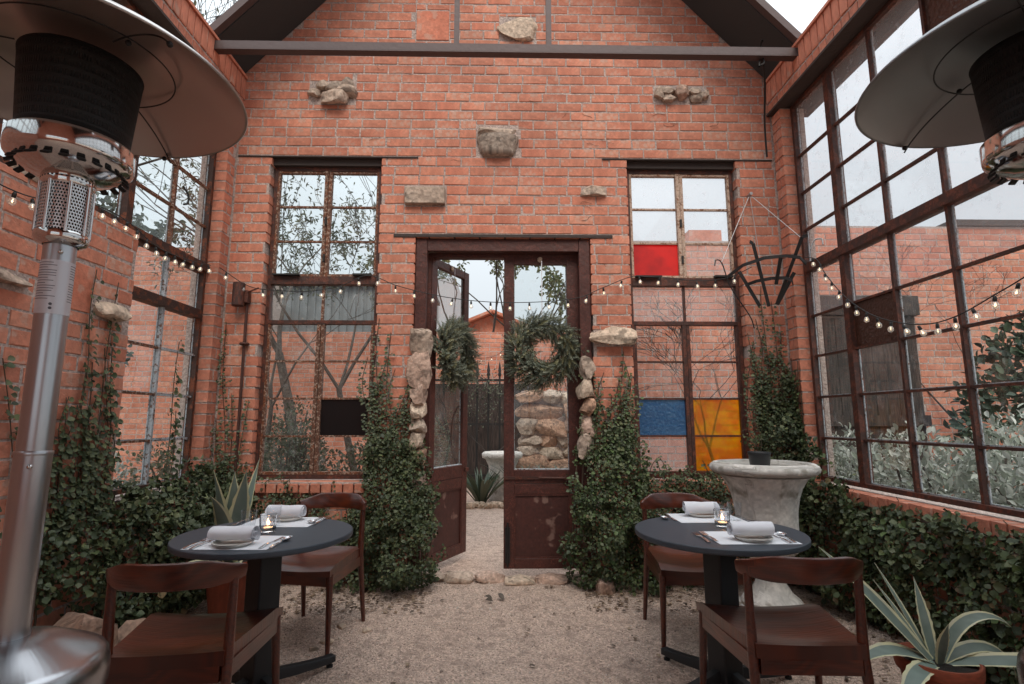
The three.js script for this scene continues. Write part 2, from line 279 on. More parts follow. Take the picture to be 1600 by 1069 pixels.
function layBricks({ u0, u1, v0, v1, openings = [], keep, seed = 1, stretch = 1 }) {
  reseed(seed); const out = [], put = (a, b, c, d) => { if (b - a > 0.03 && d - c > 0.018 && (!keep || keep((a + b) / 2, (c + d) / 2))) out.push([a, b, c, d]); };
  let row = 0;
  for (let v = v0; v < v1 - 0.02; v += COURSE, row++) {
    const c = v + JOINT / 2, d = Math.min(v + COURSE, v1) - JOINT / 2;
    let u = u0 - (row % 2 ? BL / 2 : 0) - rr(0, 0.05);
    const ops = openings.filter((o) => o[2] < d && o[3] > c);
    const ends = [u0, ...ops.flatMap((o) => [o[0], o[1]]), u1];
    while (u < u1) {
      let L = rnd() < 0.035 ? BL * 0.5 : BL * stretch * rr(0.985, 1.015), a = Math.max(u, u0) , b = Math.min(u + L, u1);
      // do not leave slivers beside an opening
      let pieces = [[a, b]];
      for (const o of ops) {
        const next = [];
        for (const [p, q] of pieces) {
          if (q <= o[0] || p >= o[1]) { next.push([p, q]); continue; }
          if (p < o[0]) next.push([p, o[0] + JOINT / 2]);
          if (q > o[1]) next.push([o[1] - JOINT / 2, q]);
          const x0 = Math.max(p, o[0]), x1 = Math.min(q, o[1]);
          if (o[2] > c + 0.018) put(x0 + JOINT / 2, x1 - JOINT / 2, c, o[2] - 0.002);
          if (o[3] < d - 0.018) put(x0 + JOINT / 2, x1 - JOINT / 2, o[3] + 0.002, d);
        }
        pieces = next;
      }
      for (const [p, q] of pieces) put(p + JOINT / 2, q - JOINT / 2, c, d);
      u += L;
    }
  }
  return out;
}
// places bricks on the wall group (local x, y; face towards local z): the 300 that show largest one by one, the rest as one mass
function addBricks(parent, rects, { most = 300, seed = 3, zJit = 0.0015, hidden, shapes = BRICKS, L0 = BL - JOINT, H0 = COURSE - JOINT, all = false } = {}) {
  reseed(seed); parent.updateMatrixWorld(true);
  const V = new THREE.Vector3(), list = rects.map(([a, b, c, d, zz]) => {
    const pick = (b - a) < 0.13 && shapes === BRICKS ? HEADS : shapes, k = Math.floor(clamp(1.5 * (n3((a + b) * 1.1, (c + d) * 1.1, seed, 71) - 0.5) + 0.25 * (n3((a + b) * 4, (c + d) * 4, seed, 72) - 0.5) + 0.30 + 0.6 * rnd(), 0, 0.999) * pick.length), z = (zz ?? 0) + rr(-zJit, zJit), rot = rr(-0.006, 0.006);
    V.set((a + b) / 2, (c + d) / 2, 0).applyMatrix4(parent.matrixWorld); const dist = V.distanceTo(camera.position), see = inView([V.x, V.y, V.z]) && !(hidden && hidden((a + b) / 2, (c + d) / 2));
    return { a, b, c, d, z, rot, geo: pick[k], l0: pick === HEADS ? 0.10 : L0, score: see ? (b - a) * (d - c) / (dist * dist) : -1 };
  });
  const order = list.filter((x) => x.score > 0).sort((p, q) => q.score - p.score).slice(0, most), chosen = new Set(all ? list : order), rest = [];
  const m4 = new THREE.Matrix4(), q4 = new THREE.Quaternion();
  for (const x of list) {
    const s = [(x.b - x.a) / x.l0, (x.d - x.c) / H0, 1], pos = [(x.a + x.b) / 2, (x.c + x.d) / 2, x.z];
    if (chosen.has(x)) { const m = part('brick', x.geo, M.brick, parent); m.position.set(...pos); m.scale.set(...s); m.rotation.z = x.rot; }
    else { m4.compose(new THREE.Vector3(...pos), q4.setFromAxisAngle(new THREE.Vector3(0, 0, 1), x.rot), new THREE.Vector3(...s)); rest.push(x.geo.clone().applyMatrix4(m4)); }
  }
  if (rest.length) { const m = part('brick_courses', merge(rest), M.brick, parent); m.userData.kind = 'stuff'; }
}
function slab(parent, poly, holes, depth, z = -0.0035, mat = M.mortar, name = 'mortar') {
  const s = new THREE.Shape(poly.map((p) => new THREE.Vector2(...p)));
  for (const [a, b, c, d] of holes) { const h = new THREE.Path(); h.moveTo(a, c); h.lineTo(a, d); h.lineTo(b, d); h.lineTo(b, c); h.closePath(); s.holes.push(h); }
  const g = new THREE.ExtrudeGeometry(s, { depth, bevelEnabled: false }); g.translate(0, 0, z - depth);
  return part(name, g, mat, parent);
}
function paneGeo(a, b, c, d) { const g = new THREE.PlaneGeometry(b - a, d - c); const uv = g.attributes.uv; const ox = rnd() * 5, oy = rnd() * 5; for (let i = 0; i < 4; i++) uv.setXY(i, uv.getX(i) * (b - a) + ox, uv.getY(i) * (d - c) + oy); return g; }
function addPane(win, a, b, c, d, z, mat, label) { const m = part('pane', paneGeo(a, b, c, d), mat, win, label); m.position.set((a + b) / 2, (c + d) / 2, z); m.rotation.set(rr(-0.006, 0.006), rr(-0.006, 0.006), 0); return m; }

// ---------------------------------------------------------------- gable wall
const ZW = -4.43, XL = -2.375, XR = 2.46, BEAM0 = 4.04, BEAM1 = 4.36, ZT = -3.97;
const ridge = (x) => BEAM1 + 0.04 + (2.44 - Math.abs(x - 0.04)) * 1.09;
const gable = thing('gable_wall', 'coral red brick gable wall with double doors between two tall windows', 'wall', [0, 0, ZW]);
const WL = [-2.06, -1.085, 0.79, 3.60], WR = [1.115, 2.10, 0.79, 3.60], DO = [-0.765, 0.77, -0.05, 2.865];
const stoneSpots = [[-1.77, -1.34, 4.115, 4.35], [1.38, 1.88, 4.175, 4.315], [-0.245, 0.14, 3.615, 3.935], [-0.875, -0.5, 3.15, 3.327], [0.70, 0.926, 3.263, 3.346], [0.767, 1.11, 1.924, 2.051], [-0.04, 0.307, 4.775, 5.03], [-0.82, -0.497, 4.763, 5.089]];
{
  const pl = [[-2.36, -0.76, 3.604, 3.616], [0.89, 2.44, 3.604, 3.616], [-0.957, 0.967, 2.868, 2.896]];
  const rects = layBricks({ u0: XL + 0.004, u1: XR - 0.004, v0: -0.07, v1: 6.9, openings: [WL, WR, DO, ...stoneSpots, ...pl], keep: (u, v) => v < ridge(u) + 0.05, seed: 21 });
  const hid = (u, v) => v < 0.75 || (u > -1.08 && u < -0.6 && v < 1.5) || (u > 0.6 && u < 1.1 && v < 1.5) || v > 5.05;
  addBricks(gable, rects, { seed: 22, hidden: hid });
  const e = 0.011, ex = (o) => [o[0] - e, o[1] + e, o[2] - e, o[3] + e];
  slab(gable, [[XL - 0.3, -0.3], [DO[0] - e, -0.3], [DO[0] - e, DO[3] + e], [DO[1] + e, DO[3] + e], [DO[1] + e, -0.3], [XR + 0.3, -0.3], [XR + 0.3, 4.2], [0.04, 7.0], [XL - 0.3, 4.2]], [ex(WL), ex(WR)], 0.22);
  // steel plates over the openings
  for (const [a, b, c, d] of pl) part('lintel_plate', bx(a + 0.002, b - 0.002, c + 0.001, d - 0.001, -0.2, 0.008), M.lintel, gable);
  for (const w of [WL, WR]) part('lintel', bx(w[0] - 0.004, w[1] + 0.004, 3.545, 3.603, -0.21, -0.035), M.lintel, gable);
  // brick sill under each window
  reseed(31);
  for (const w of [WL, WR]) { const rs = []; for (let u = w[0] - 0.02; u < w[1] + 0.02; u += 0.0885) rs.push([u, u + 0.077, 0.70, 0.772, 0.045]); addBricks(gable, rs, { seed: 33, shapes: HEADS, L0: 0.10, all: true }); part('sill_bed', bx(w[0], w[1], 0.762, 0.782, -0.2, 0.03), M.mortar, gable); }
  // stones set into the brickwork
  const st = (x, y, w, h, d, s, mat, zz = 0) => { const m = part('stone', rock(w * 1.28, h * 1.28, d * 1.2, s), mat, gable); m.position.set(x, y, zz); return m; };
  st(-1.55, 4.175, 0.24, 0.13, 0.16, 1, M.stoneTan, 0.02); st(-1.71, 4.22, 0.15, 0.08, 0.12, 2, M.stoneTan); st(-1.645, 4.30, 0.10, 0.09, 0.12, 3, M.stoneTan); st(-1.54, 4.285, 0.16, 0.09, 0.12, 4, M.stoneGrey); st(-1.42, 4.31, 0.11, 0.09, 0.12, 5, M.stoneGrey); st(-1.435, 4.23, 0.17, 0.09, 0.12, 6, M.stoneTan, 0.01);
  st(1.435, 4.245, 0.09, 0.12, 0.1, 7, M.stoneTan); st(1.525, 4.275, 0.14, 0.075, 0.1, 8, M.stoneTan); st(1.53, 4.205, 0.13, 0.065, 0.1, 9, M.stoneTan); st(1.645, 4.245, 0.12, 0.13, 0.14, 10, M.stonePink, 0.01); st(1.76, 4.275, 0.12, 0.07, 0.1, 12, M.stoneTan); st(1.765, 4.205, 0.12, 0.065, 0.1, 13, M.stoneTan); st(1.845, 4.235, 0.08, 0.1, 0.1, 14, M.stoneTan);
  st(-0.05, 3.85, 0.30, 0.11, 0.13, 16, M.stoneTan, 0.0); const urnStone = part('stone', (() => { const g = lathe([[0, 0], [0.135, 0.005], [0.16, 0.05], [0.185, 0.14], [0.188, 0.19], [0.17, 0.20], [0, 0.2]], 24); g.scale(1, 1, 0.45); return boxUV(g, 1.3); })(), M.stoneGrey, gable); urnStone.position.set(-0.05, 3.62, 0.0);
  part('stone', rbx(-0.865, -0.51, 3.16, 3.318, -0.06, 0.05, 0.012, 2), M.stoneTan, gable);
  st(0.813, 3.305, 0.22, 0.085, 0.12, 17, M.stoneTan); const slabStone = st(0.938, 1.987, 0.36, 0.15, 0.16, 18, M.stonePale, 0.01); slabStone.rotation.z = -0.02;
  const disc = st(0.133, 4.9, 0.33, 0.24, 0.1, 19, M.stonePale, 0); disc.rotation.z = 0.1;
  part('clay_tile', rbx(-0.81, -0.507, 4.775, 5.075, -0.05, 0.004, 0.004, 1), M.brickTile, gable);
  // stones stacked beside the door posts
  let y = 2.07; reseed(41);
  for (const [h, w, k] of [[0.24, 0.17, 0], [0.26, 0.19, 1], [0.15, 0.13, 1], [0.12, 0.12, 2], [0.13, 0.13, 0], [0.14, 0.12, 2], [0.16, 0.14, 4], [0.2, 0.13, 1]]) { const s = st(-0.70 + rr(-0.012, 0.012), y - h / 2, w, h * 1.1, 0.16, 50 + Math.floor(y * 10), M.stones[k], 0.01); s.rotation.y = rr(-0.2, 0.2); y -= h; }
  y = 1.80;
  for (const [h, w, k] of [[0.17, 0.12, 0], [0.18, 0.13, 2], [0.14, 0.12, 4], [0.16, 0.13, 1], [0.2, 0.13, 0]]) { const s = st(0.70 + rr(-0.015, 0.015), y - h / 2, w, h * 1.1, 0.16, 80 + Math.floor(y * 10), M.stones[k], 0.01); s.rotation.y = rr(-0.2, 0.2); y -= h; }
}
// dried creeper traces left on the brickwork
{
  reseed(45); const tr = [];
  for (const [x, y, n] of [[-1.0, 4.43, 7], [-1.55, 4.05, 4], [1.35, 4.05, 5], [0.62, 4.02, 5], [1.55, 3.95, 4], [0.3, 4.2, 3], [0.85, 3.75, 4], [1.2, 3.45, 3], [0.72, 3.10, 4], [0.82, 3.2, 3], [-0.3, 3.55, 3], [-1.2, 3.75, 3], [1.9, 3.9, 4], [-0.65, 2.75, 3], [0.95, 2.6, 3]])
    for (let k = 0; k < n; k++) { let p = [x + rr(-0.1, 0.1), y + rr(-0.04, 0.04), 0.003], a = rr(-3, 3); const pts = [p]; for (let q = 0; q < 4; q++) { a += rr(-0.9, 0.9); p = [p[0] + Math.cos(a) * 0.03, p[1] + Math.sin(a) * 0.02, 0.003 + rr(0, 0.004)]; pts.push(p); } if (k % 2) tr.push(tube(pts, rr(0.0008, 0.0017), 8, 4)); }
  part('creeper_trace', merge(tr), M.stem, gable).userData.kind = 'stuff';
}
// tall steel windows of the gable wall
function gableWindow(o, mTop, mBot, pick, label) {
  const [a, b] = [o[0] + 0.006, o[1] - 0.006], c = (a + b) / 2, z = -0.10, f = 0.028;
  const bars = [], F = (x0, x1, y0, y1, d = 0.022, zz = 0) => bx(x0, x1, y0, y1, z - d + zz, z + d + zz);
  const win = part('window', merge([F(a, a + f, 0.796, 3.544, 0.03), F(b - f, b, 0.796, 3.544, 0.03), F(a + f, b - f, 3.51, 3.543, 0.03), F(a + f, b - f, 0.797, 0.83, 0.03), F(a + f, b - f, 2.458, 2.528, 0.038), F(a + f, b - f, 2.105, 2.138, 0.03)]), M.brownFrame, gable, label);
  part('casement_frame', merge([F(a + f, a + f + 0.02, 2.53, 3.508, 0.02, 0.006), F(b - f - 0.02, b - f, 2.53, 3.508, 0.02, 0.006), F(c - 0.033, c - 0.002, 2.53, 3.508, 0.022, 0.008), F(c + 0.002, c + 0.031, 2.53, 3.508, 0.022, 0.004), F(a + f + 0.02, c - 0.034, 3.488, 3.507, 0.019, 0.005), F(c + 0.032, b - f - 0.02, 3.488, 3.507, 0.019, 0.005), F(a + f + 0.02, c - 0.034, 2.531, 2.552, 0.019, 0.005), F(c + 0.032, b - f - 0.02, 2.531, 2.552, 0.019, 0.005)]), mTop, win);
  part('casement_frame', merge([F(a + f, a + f + 0.02, 0.832, 2.103, 0.02, 0.006), F(b - f - 0.02, b - f, 0.832, 2.103, 0.02, 0.006), F(c - 0.033, c - 0.002, 0.832, 2.103, 0.022, 0.008), F(c + 0.002, c + 0.031, 0.832, 2.103, 0.022, 0.004), F(a + f + 0.02, c - 0.034, 0.833, 0.856, 0.019, 0.005), F(c + 0.032, b - f - 0.02, 0.833, 0.856, 0.019, 0.005)]), mBot, win);
  part('glazing_bar', F(c - 0.01, c + 0.01, 2.139, 2.457, 0.014), mBot, win);
  const hx = (x0, x1, y, m) => part('glazing_bar', F(x0, x1, y - 0.008, y + 0.008, 0.013), m, win);
  const xs = [[a + f + 0.02, c - 0.033], [c + 0.031, b - f - 0.02]], rows = [[2.853, 3.175], [], [1.147, 1.463, 1.782]];
  xs.forEach(([p, q]) => { for (const y of rows[0]) hx(p, q, y, mTop); for (const y of rows[2]) hx(p, q, y, mBot); });
  const grid = (ys, X, band) => X.forEach(([p, q], i) => { for (let k = 0; k + 1 < ys.length; k++) { const [mat, lab] = pick(band, i, k); addPane(win, p, q, ys[k], ys[k + 1], z, mat, lab); } });
  grid([2.552, 2.853, 3.175, 3.488], xs, 0); grid([2.138, 2.458], [[a + f, c - 0.01], [c + 0.01, b - f]], 1); grid([0.856, 1.147, 1.463, 1.782, 2.103], xs, 2);
  for (const y of [2.66, 3.0]) part('catch', bx(c - 0.012, c + 0.004, y, y + 0.07, z + 0.03, z + 0.045), M.iron, win);
  const st = part('stay_bar', merge([bx(a + 0.05, a + 0.28, 2.53, 2.542, z + 0.03, z + 0.075), bx(b - 0.22, b - 0.06, 2.532, 2.548, z + 0.03, z + 0.07)]), M.iron, win);
  return win;
}
gableWindow(WL, M.rustPaint, M.rustPaint, (band, i, k) => band === 2 && i === 1 && k === 1 ? [M.glassBlack, 'black blanked-out pane'] : [M.glass], 'rusty steel window with one black pane');
gableWindow(WR, M.creamPaint, M.brownFrame, (band, i, k) => {
  if (band === 0 && i === 0 && k === 0) return [M.glassRed, 'bright red stained pane'];
  if (band === 2 && i === 0 && k === 1) return [M.glassBlue, 'blue textured pane'];
  if (band === 2 && i === 1 && k < 2) return [M.glassAmber, 'amber yellow stained pane'];
  return [band === 2 && k > 1 ? M.glass : M.glassMilky];
}, 'steel window with red, blue and amber panes');
// door frame and two glazed leaves
{
  part('door_frame', merge([rbx(DO[0] + 0.004, -0.662, 0.0, 2.862, -0.15, -0.02, 0.006), rbx(0.668, DO[1] - 0.004, 0.0, 2.862, -0.15, -0.02, 0.006), rbx(-0.662, 0.668, 2.752, 2.862, -0.15, -0.025, 0.006), bx(-0.664, -0.635, 0, 2.75, -0.19, -0.11), bx(0.642, 0.672, 0, 2.75, -0.19, -0.11), bx(-0.64, 0.645, 2.72, 2.751, -0.19, -0.11)]), M.doorPaint, gable);
  const leaf = (x, turn, hinge, label) => {
    const w = 0.645, s = 0.088, t = 0.022, y0 = 0.07, y1 = 2.735;
    const R = (a, b, c, d, tt = t) => rbx(a, b, c, d, -tt, tt, 0.004);
    const d = part('door', merge([R(0, s, y0, y1), R(w - s, w, y0, y1), R(s, w - s, y1 - 0.075, y1, t - 0.001), R(s, w - s, 0.755, 0.865, t - 0.001), R(s, w - s, 0.665, 0.752, t - 0.002), R(s, w - s, y0, 0.15, t - 0.001)]), M.doorPaint, gable, label);
    if (hinge > 0) { d.position.set(x, 0, -0.135); d.rotation.y = turn; } else { d.position.set(x, 0, -0.135); }
    part('panel', bx(s - 0.005, w - s + 0.005, 0.148, 0.667, -0.009, 0.009), M.doorPanel, d);
    part('moulding', merge([bx(s, w - s, 0.151, 0.163, 0.009, 0.019), bx(s, w - s, 0.652, 0.664, 0.009, 0.019), bx(s, s + 0.012, 0.164, 0.651, 0.009, 0.019), bx(w - s - 0.012, w - s, 0.164, 0.651, 0.009, 0.019)]), M.doorPaint, d);
    addPane(d, s - 0.004, w - s + 0.004, 0.863, y1 - 0.073, 0, M.glass);
    part('putty', merge([bx(s, w - s, 0.866, 0.874, -0.016, 0.016), bx(s, s + 0.006, 0.874, y1 - 0.08, -0.015, -0.004), bx(w - s - 0.006, w - s, 0.874, y1 - 0.08, -0.015, -0.004)]), M.greyPaint, d);
    return d;
  };
  const dl = leaf(-0.648, 1.10, 1, 'glazed door leaf swung open outwards'), dr = leaf(0.012, 0, -1, 'closed glazed door leaf');
  part('bolt_bar', merge([bx(0.004, 0.32, 0.788, 0.812, 0.021, 0.034), rod([0.30, 0.80, 0.034], [0.55, 0.797, 0.034], 0.011), rod([0.53, 0.80, 0.02], [0.53, 0.80, 0.055], 0.019)]), M.brownFrame, dr);
  part('bolt', merge([bx(0.012, 0.055, 0.12, 0.40, 0.022, 0.036), rod([0.034, 0.09, 0.042], [0.034, 0.44, 0.042], 0.008)]), M.iron, dr);
  part('handle', merge([tube([[0.62, 1.42, -0.022], [0.62, 1.42, -0.06], [0.62, 1.30, -0.13], [0.62, 0.98, -0.13], [0.62, 0.86, -0.06], [0.62, 0.86, -0.022]], 0.009, 30, 8)]), M.iron, dl);
  part('latch', bx(0.60, 0.66, 0.80, 0.835, -0.03, 0.034), M.brownFrame, dl);
  for (const d of [dl, dr]) part('hook_plate', (() => { const g = rock(0.05, 0.055, 0.014, 7, 2, 0.1); return g.translate(0.32, 2.70, 0.028); })(), M.stonePale, d);
}

// ---------------------------------------------------------------- side walls with their glazing
function glazing(wall, cols, rows, z, { thickCols = [], thickRows = [], mat, bar: barMat, pick, label }) {
  const t = (x, list) => list.includes(x) ? 0.03 : 0.011, u0 = cols[0], u1 = cols[cols.length - 1], v0 = rows[0], v1 = rows[rows.length - 1], B = (a, b, c, d, dd) => bx(a, b, c, d, z - dd, z + dd);
  const fr = [B(u0, u0 + 0.03, v0, v1, 0.03), B(u1 - 0.03, u1, v0, v1, 0.03), B(u0 + 0.03, u1 - 0.03, v0, v0 + 0.03, 0.03), B(u0 + 0.03, u1 - 0.03, v1 - 0.03, v1, 0.03)];
  for (const c of thickCols) fr.push(B(c - 0.028, c + 0.028, v0 + 0.03, v1 - 0.03, 0.034));
  for (const r of thickRows) fr.push(B(u0 + 0.03, u1 - 0.03, r - 0.034, r + 0.034, 0.044));
  const win = part('window', merge(fr), mat, wall, label);
  const ed = (x, arr, i, th) => (i === 0 ? x + 0.03 : i === arr.length - 1 ? x - 0.03 : x + th);
  const putty = [];
  for (let i = 1; i < cols.length - 1; i++) if (!thickCols.includes(cols[i])) { const c = cols[i]; let segs = [v0 + 0.03]; for (const r of thickRows) segs.push(r - 0.034, r + 0.034); segs.push(v1 - 0.03); for (let k = 0; k < segs.length; k += 2) part('glazing_bar', B(c - 0.010, c + 0.010, segs[k], segs[k + 1], 0.018), barMat(i, k), win); }
  for (let i = 0; i + 1 < cols.length; i++) for (let k = 0; k + 1 < rows.length; k++) {
    const a = i === 0 ? cols[0] + 0.03 : cols[i] + (thickCols.includes(cols[i]) ? 0.028 : 0.010), b = i + 1 === cols.length - 1 ? cols[i + 1] - 0.03 : cols[i + 1] - (thickCols.includes(cols[i + 1]) ? 0.028 : 0.010);
    const c = k === 0 ? rows[0] + 0.03 : rows[k] + (thickRows.includes(rows[k]) ? 0.034 : 0.008), d = k + 1 === rows.length - 1 ? rows[k + 1] - 0.03 : rows[k + 1] - (thickRows.includes(rows[k + 1]) ? 0.034 : 0.008);
    if (k + 1 < rows.length - 1 && !thickRows.includes(rows[k + 1])) part('glazing_bar', B(a, b, rows[k + 1] - 0.008, rows[k + 1] + 0.008, 0.014), barMat(i, k), win);
    const [m, lab] = pick(i, k); addPane(win, a, b, c, d, z - 0.004, m, lab);
    putty.push(B(a, a + 0.009, c + 0.006, d, 0.004).translate(0, 0, -0.014), B(a, b, c, c + 0.007, 0.004).translate(0, 0, -0.0145), B(b - 0.007, b, c + 0.007, d, 0.004).translate(0, 0, -0.0142));
  }
  part('putty', merge(putty), M.greyPaint, win);
  return win;
}
const ROWS = [0.81, 1.14, 1.465, 1.80, 2.135, 2.545, 2.88, 3.21, 3.55, 4.03];
// wall with the long run of panes, its face towards -x (local x runs along world z)
const wallR = thing('side_wall', 'glazed side wall over an ivy covered brick plinth, one dark brown pane', 'wall', [XR, 0, 0], -Math.PI / 2);
{
  const U1 = 3.0;
  const low = layBricks({ u0: ZW + 0.01, u1: U1, v0: -0.07, v1: 0.70, seed: 61 });
  const pier = layBricks({ u0: ZW + 0.005, u1: -4.275, v0: 0.70, v1: BEAM0 - 0.01, seed: 62 });
  addBricks(wallR, [...low, ...pier], { seed: 63, hidden: (u, v) => v < 0.6 && u > -4.3 });
  const sill = []; for (let u = -4.26; u < U1; u += 0.0885) sill.push([u, u + 0.077, 0.715, 0.79, 0.03]);
  addBricks(wallR, sill, { seed: 64, shapes: HEADS, L0: 0.10, most: 60 });
  slab(wallR, [[ZW, -0.3], [U1, -0.3], [U1, 0.703], [ZW, 0.703]], [], 0.22);
  part('sill_bed', bx(-4.27, U1, 0.70, 0.782, -0.23, 0.012), M.mortar, wallR);
  part('pier_core', bx(ZW, -4.285, 0.704, BEAM0, -0.22, -0.009), M.mortar, wallR);
  reseed(65);
  const cols = [-4.268]; for (let u = -3.77; u < U1; u += 0.462) cols.push(u); cols.push(U1);
  glazing(wallR, cols, ROWS, -0.12, { thickCols: [cols[1]], thickRows: [2.545], mat: M.brownFrame, bar: () => M.brownFrame, label: 'large grid of steel framed panes', pick: (i, k) => (i === 1 && k === 3) || (i === 3 && k === 8) ? [M.glassBrown, 'dark brown pane'] : [k < 4 ? M.glass : M.glassMilky] });
}
// wall with the brick infill, its face towards +x (local x runs along world -z)
const wallL = thing('side_wall', 'side wall with high brick infill beside a rusty window and climbing ivy', 'wall', [XL, 0, 0], Math.PI / 2);
{
  const U0 = -3.0, IN = 3.34;
  const tile = [2.80, 3.01, 1.885, 2.165], stone = [3.02, 3.27, 1.87, 1.985], ledge = [2.30, 2.60, 1.93, 1.99];
  const fill = layBricks({ u0: U0, u1: IN, v0: -0.07, v1: 2.50, openings: [tile, stone, ledge], seed: 71 });
  const low = layBricks({ u0: IN, u1: -ZW - 0.01, v0: -0.07, v1: 0.79, seed: 72 });
  const pier = layBricks({ u0: 4.285, u1: -ZW - 0.005, v0: 0.79, v1: BEAM0 - 0.01, seed: 73 });
  addBricks(wallL, [...fill, ...low, ...pier], { seed: 74, hidden: (u, v) => (v < 0.7 && u > 2.6) });
  slab(wallL, [[U0, -0.3], [-ZW, -0.3], [-ZW, BEAM0], [4.295, BEAM0], [4.295, 0.79], [IN - 0.011, 0.79], [IN - 0.011, 2.495], [U0, 2.495]], [], 0.22);
  part('clay_tile', rbx(tile[0] + 0.006, tile[1] - 0.006, tile[2] + 0.006, tile[3] - 0.006, -0.05, 0.002, 0.004), M.brickTile, wallL);
  const s1 = part('stone', rock(0.26, 0.12, 0.13, 23, 3, 0.12), M.stonePale, wallL); s1.position.set(3.145, 1.925, 0.02);
  const s2 = part('stone', rock(0.30, 0.07, 0.12, 24), M.stoneTan, wallL); s2.position.set(2.45, 1.96, 0.01);
  const s3 = part('stone', rock(0.34, 0.10, 0.16, 25), M.stoneTan, wallL); s3.position.set(2.62, 2.52, -0.06);
  reseed(75);
  const colsLow = [IN, 3.81, 4.278];
  glazing(wallL, colsLow, [0.81, 1.14, 1.465, 1.80, 2.135, 2.51], -0.12, { thickCols: [], thickRows: [2.135], mat: M.rust, bar: (i, k) => i === 0 ? M.rustPaint : M.greyPaint, label: 'rusty steel window above the agave', pick: () => [M.glass] });
  const colsUp = []; for (let u = 4.278; u > U0; u -= 0.466) colsUp.unshift(u); colsUp[0] = U0;
  const n = colsUp.length;
  glazing(wallL, colsUp, [2.512, 2.88, 3.21, 3.55, 4.03], -0.12, { thickCols: [colsUp[n - 3], colsUp[n - 5], colsUp[n - 7]], thickRows: [], mat: M.rust, bar: () => M.rustPaint, label: 'row of rusty steel upper lights', pick: () => [M.glass] });
  part('transom', bx(U0, 4.28, 2.498, 2.56, -0.17, -0.07), M.rust, wallL);
  part('casement_catch', tube([[3.84, 3.05, -0.07], [3.88, 3.0, -0.05], [3.88, 2.93, -0.05], [3.85, 2.91, -0.06]], 0.008, 12, 6), M.iron, wallL);
}
// eaves beams faced with upright bricks
function beam(x, turn, u0, u1, label) {
  const b = thing('eaves_beam', label, 'beam', [x, 0, 0], turn, undefined); reseed(81);
  const up = [], lo = [], dn = turn < 0 ? 1 : -1;
  for (let u = u0; u < u1 - 0.05; u += 0.0885) { up.push([u + 0.005, u + 0.082, 4.155, BEAM1 - 0.012, 0.016]); lo.push([u + 0.006, u + 0.083, BEAM0 + 0.012, 4.135, 0.012]); }
  addBricks(b, up, { seed: 82, shapes: HEADS, L0: 0.10, most: 150 }); addBricks(b, lo, { seed: 83, shapes: HEADS, L0: 0.10, most: 150 });
  part('beam_core', bx(u0, u1, BEAM0 + 0.014, BEAM1 - 0.014, -0.34, 0.004), M.mortar, b);
  part('soffit_plate', bx(u0, u1, BEAM0 - 0.008, BEAM0 + 0.012, -0.36, 0.026), M.lintel, b);
  part('cap', bx(u0, u1, BEAM1 - 0.013, BEAM1 + 0.012, -0.36, 0.03), M.brickTile, b);
  return b;
}
beam(XR - 0.02, -Math.PI / 2, ZW + 0.01, 3.0, 'brick faced eaves beam above the long grid of panes');
beam(XL + 0.02, Math.PI / 2, -3.0, -ZW - 0.01, 'brick faced eaves beam above the wall with brick infill');
// remains of the roof against the gable
{
  const r = thing('roof_strip', 'dark strip of roof left against the top of the gable wall', 'roof', [0, 0, 0]);
  const X = 0.04, e = 2.50, base = BEAM1 - 0.02, top = base + e * 1.09;
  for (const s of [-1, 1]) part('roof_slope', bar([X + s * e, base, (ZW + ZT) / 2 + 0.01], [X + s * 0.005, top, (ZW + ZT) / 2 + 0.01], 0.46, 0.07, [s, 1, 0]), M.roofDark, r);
  const t = thing('roof_truss', 'brown steel truss with tie bar and two hangers before the gable', 'truss', [0, 0, 0]);
  const z = ZT + 0.05;
  part('tie_bar', merge([bx(XL + 0.0, XR - 0.0, 4.255, 4.263, z - 0.045, z + 0.025), bx(XL, XR, 4.264, 4.33, z + 0.017, z + 0.025)]), M.steelBrown, t);
  for (const x of [-0.385, 0.375]) part('hanger', merge([bx(x - 0.022, x + 0.022, 4.331, base + (e - Math.abs(x - X)) * 1.09 - 0.05, z + 0.0, z + 0.008), bx(x - 0.022, x - 0.014, 4.331, base + (e - Math.abs(x - X)) * 1.09 - 0.05, z - 0.03, z)]), M.steelBrown, t);
  for (const s of [-1, 1]) part('rafter', bar([X + s * (e + 0.02), base - 0.03, z + 0.005], [X + s * 0.01, top - 0.05, z + 0.005], 0.06, 0.06, [s, 1, 0]), M.steelBrown, t);
}
// hook and long rod hanging by the corner
{
  const h = thing('hanging_rod', 'long thin iron rod hooked to the tie bar beside the corner', 'rod', [0, 0, 0]);
  part('hook', tube([[2.13, 4.37, ZT + 0.10], [2.14, 4.39, ZT + 0.07], [2.15, 4.36, ZT + 0.02], [2.15, 4.30, ZT + 0.03], [2.16, 4.21, ZT + 0.04], [2.13, 4.19, ZT + 0.04]], 0.009, 24, 6), M.iron, h);
  part('shaft', tube([[2.12, 4.18, ZT + 0.04], [2.13, 4.24, ZT + 0.03], [2.19, 4.25, ZT - 0.03], [2.25, 4.18, -4.1], [2.34, 3.9, -4.32], [2.37, 3.62, -4.38]], 0.009, 30, 6), M.iron, h);
}
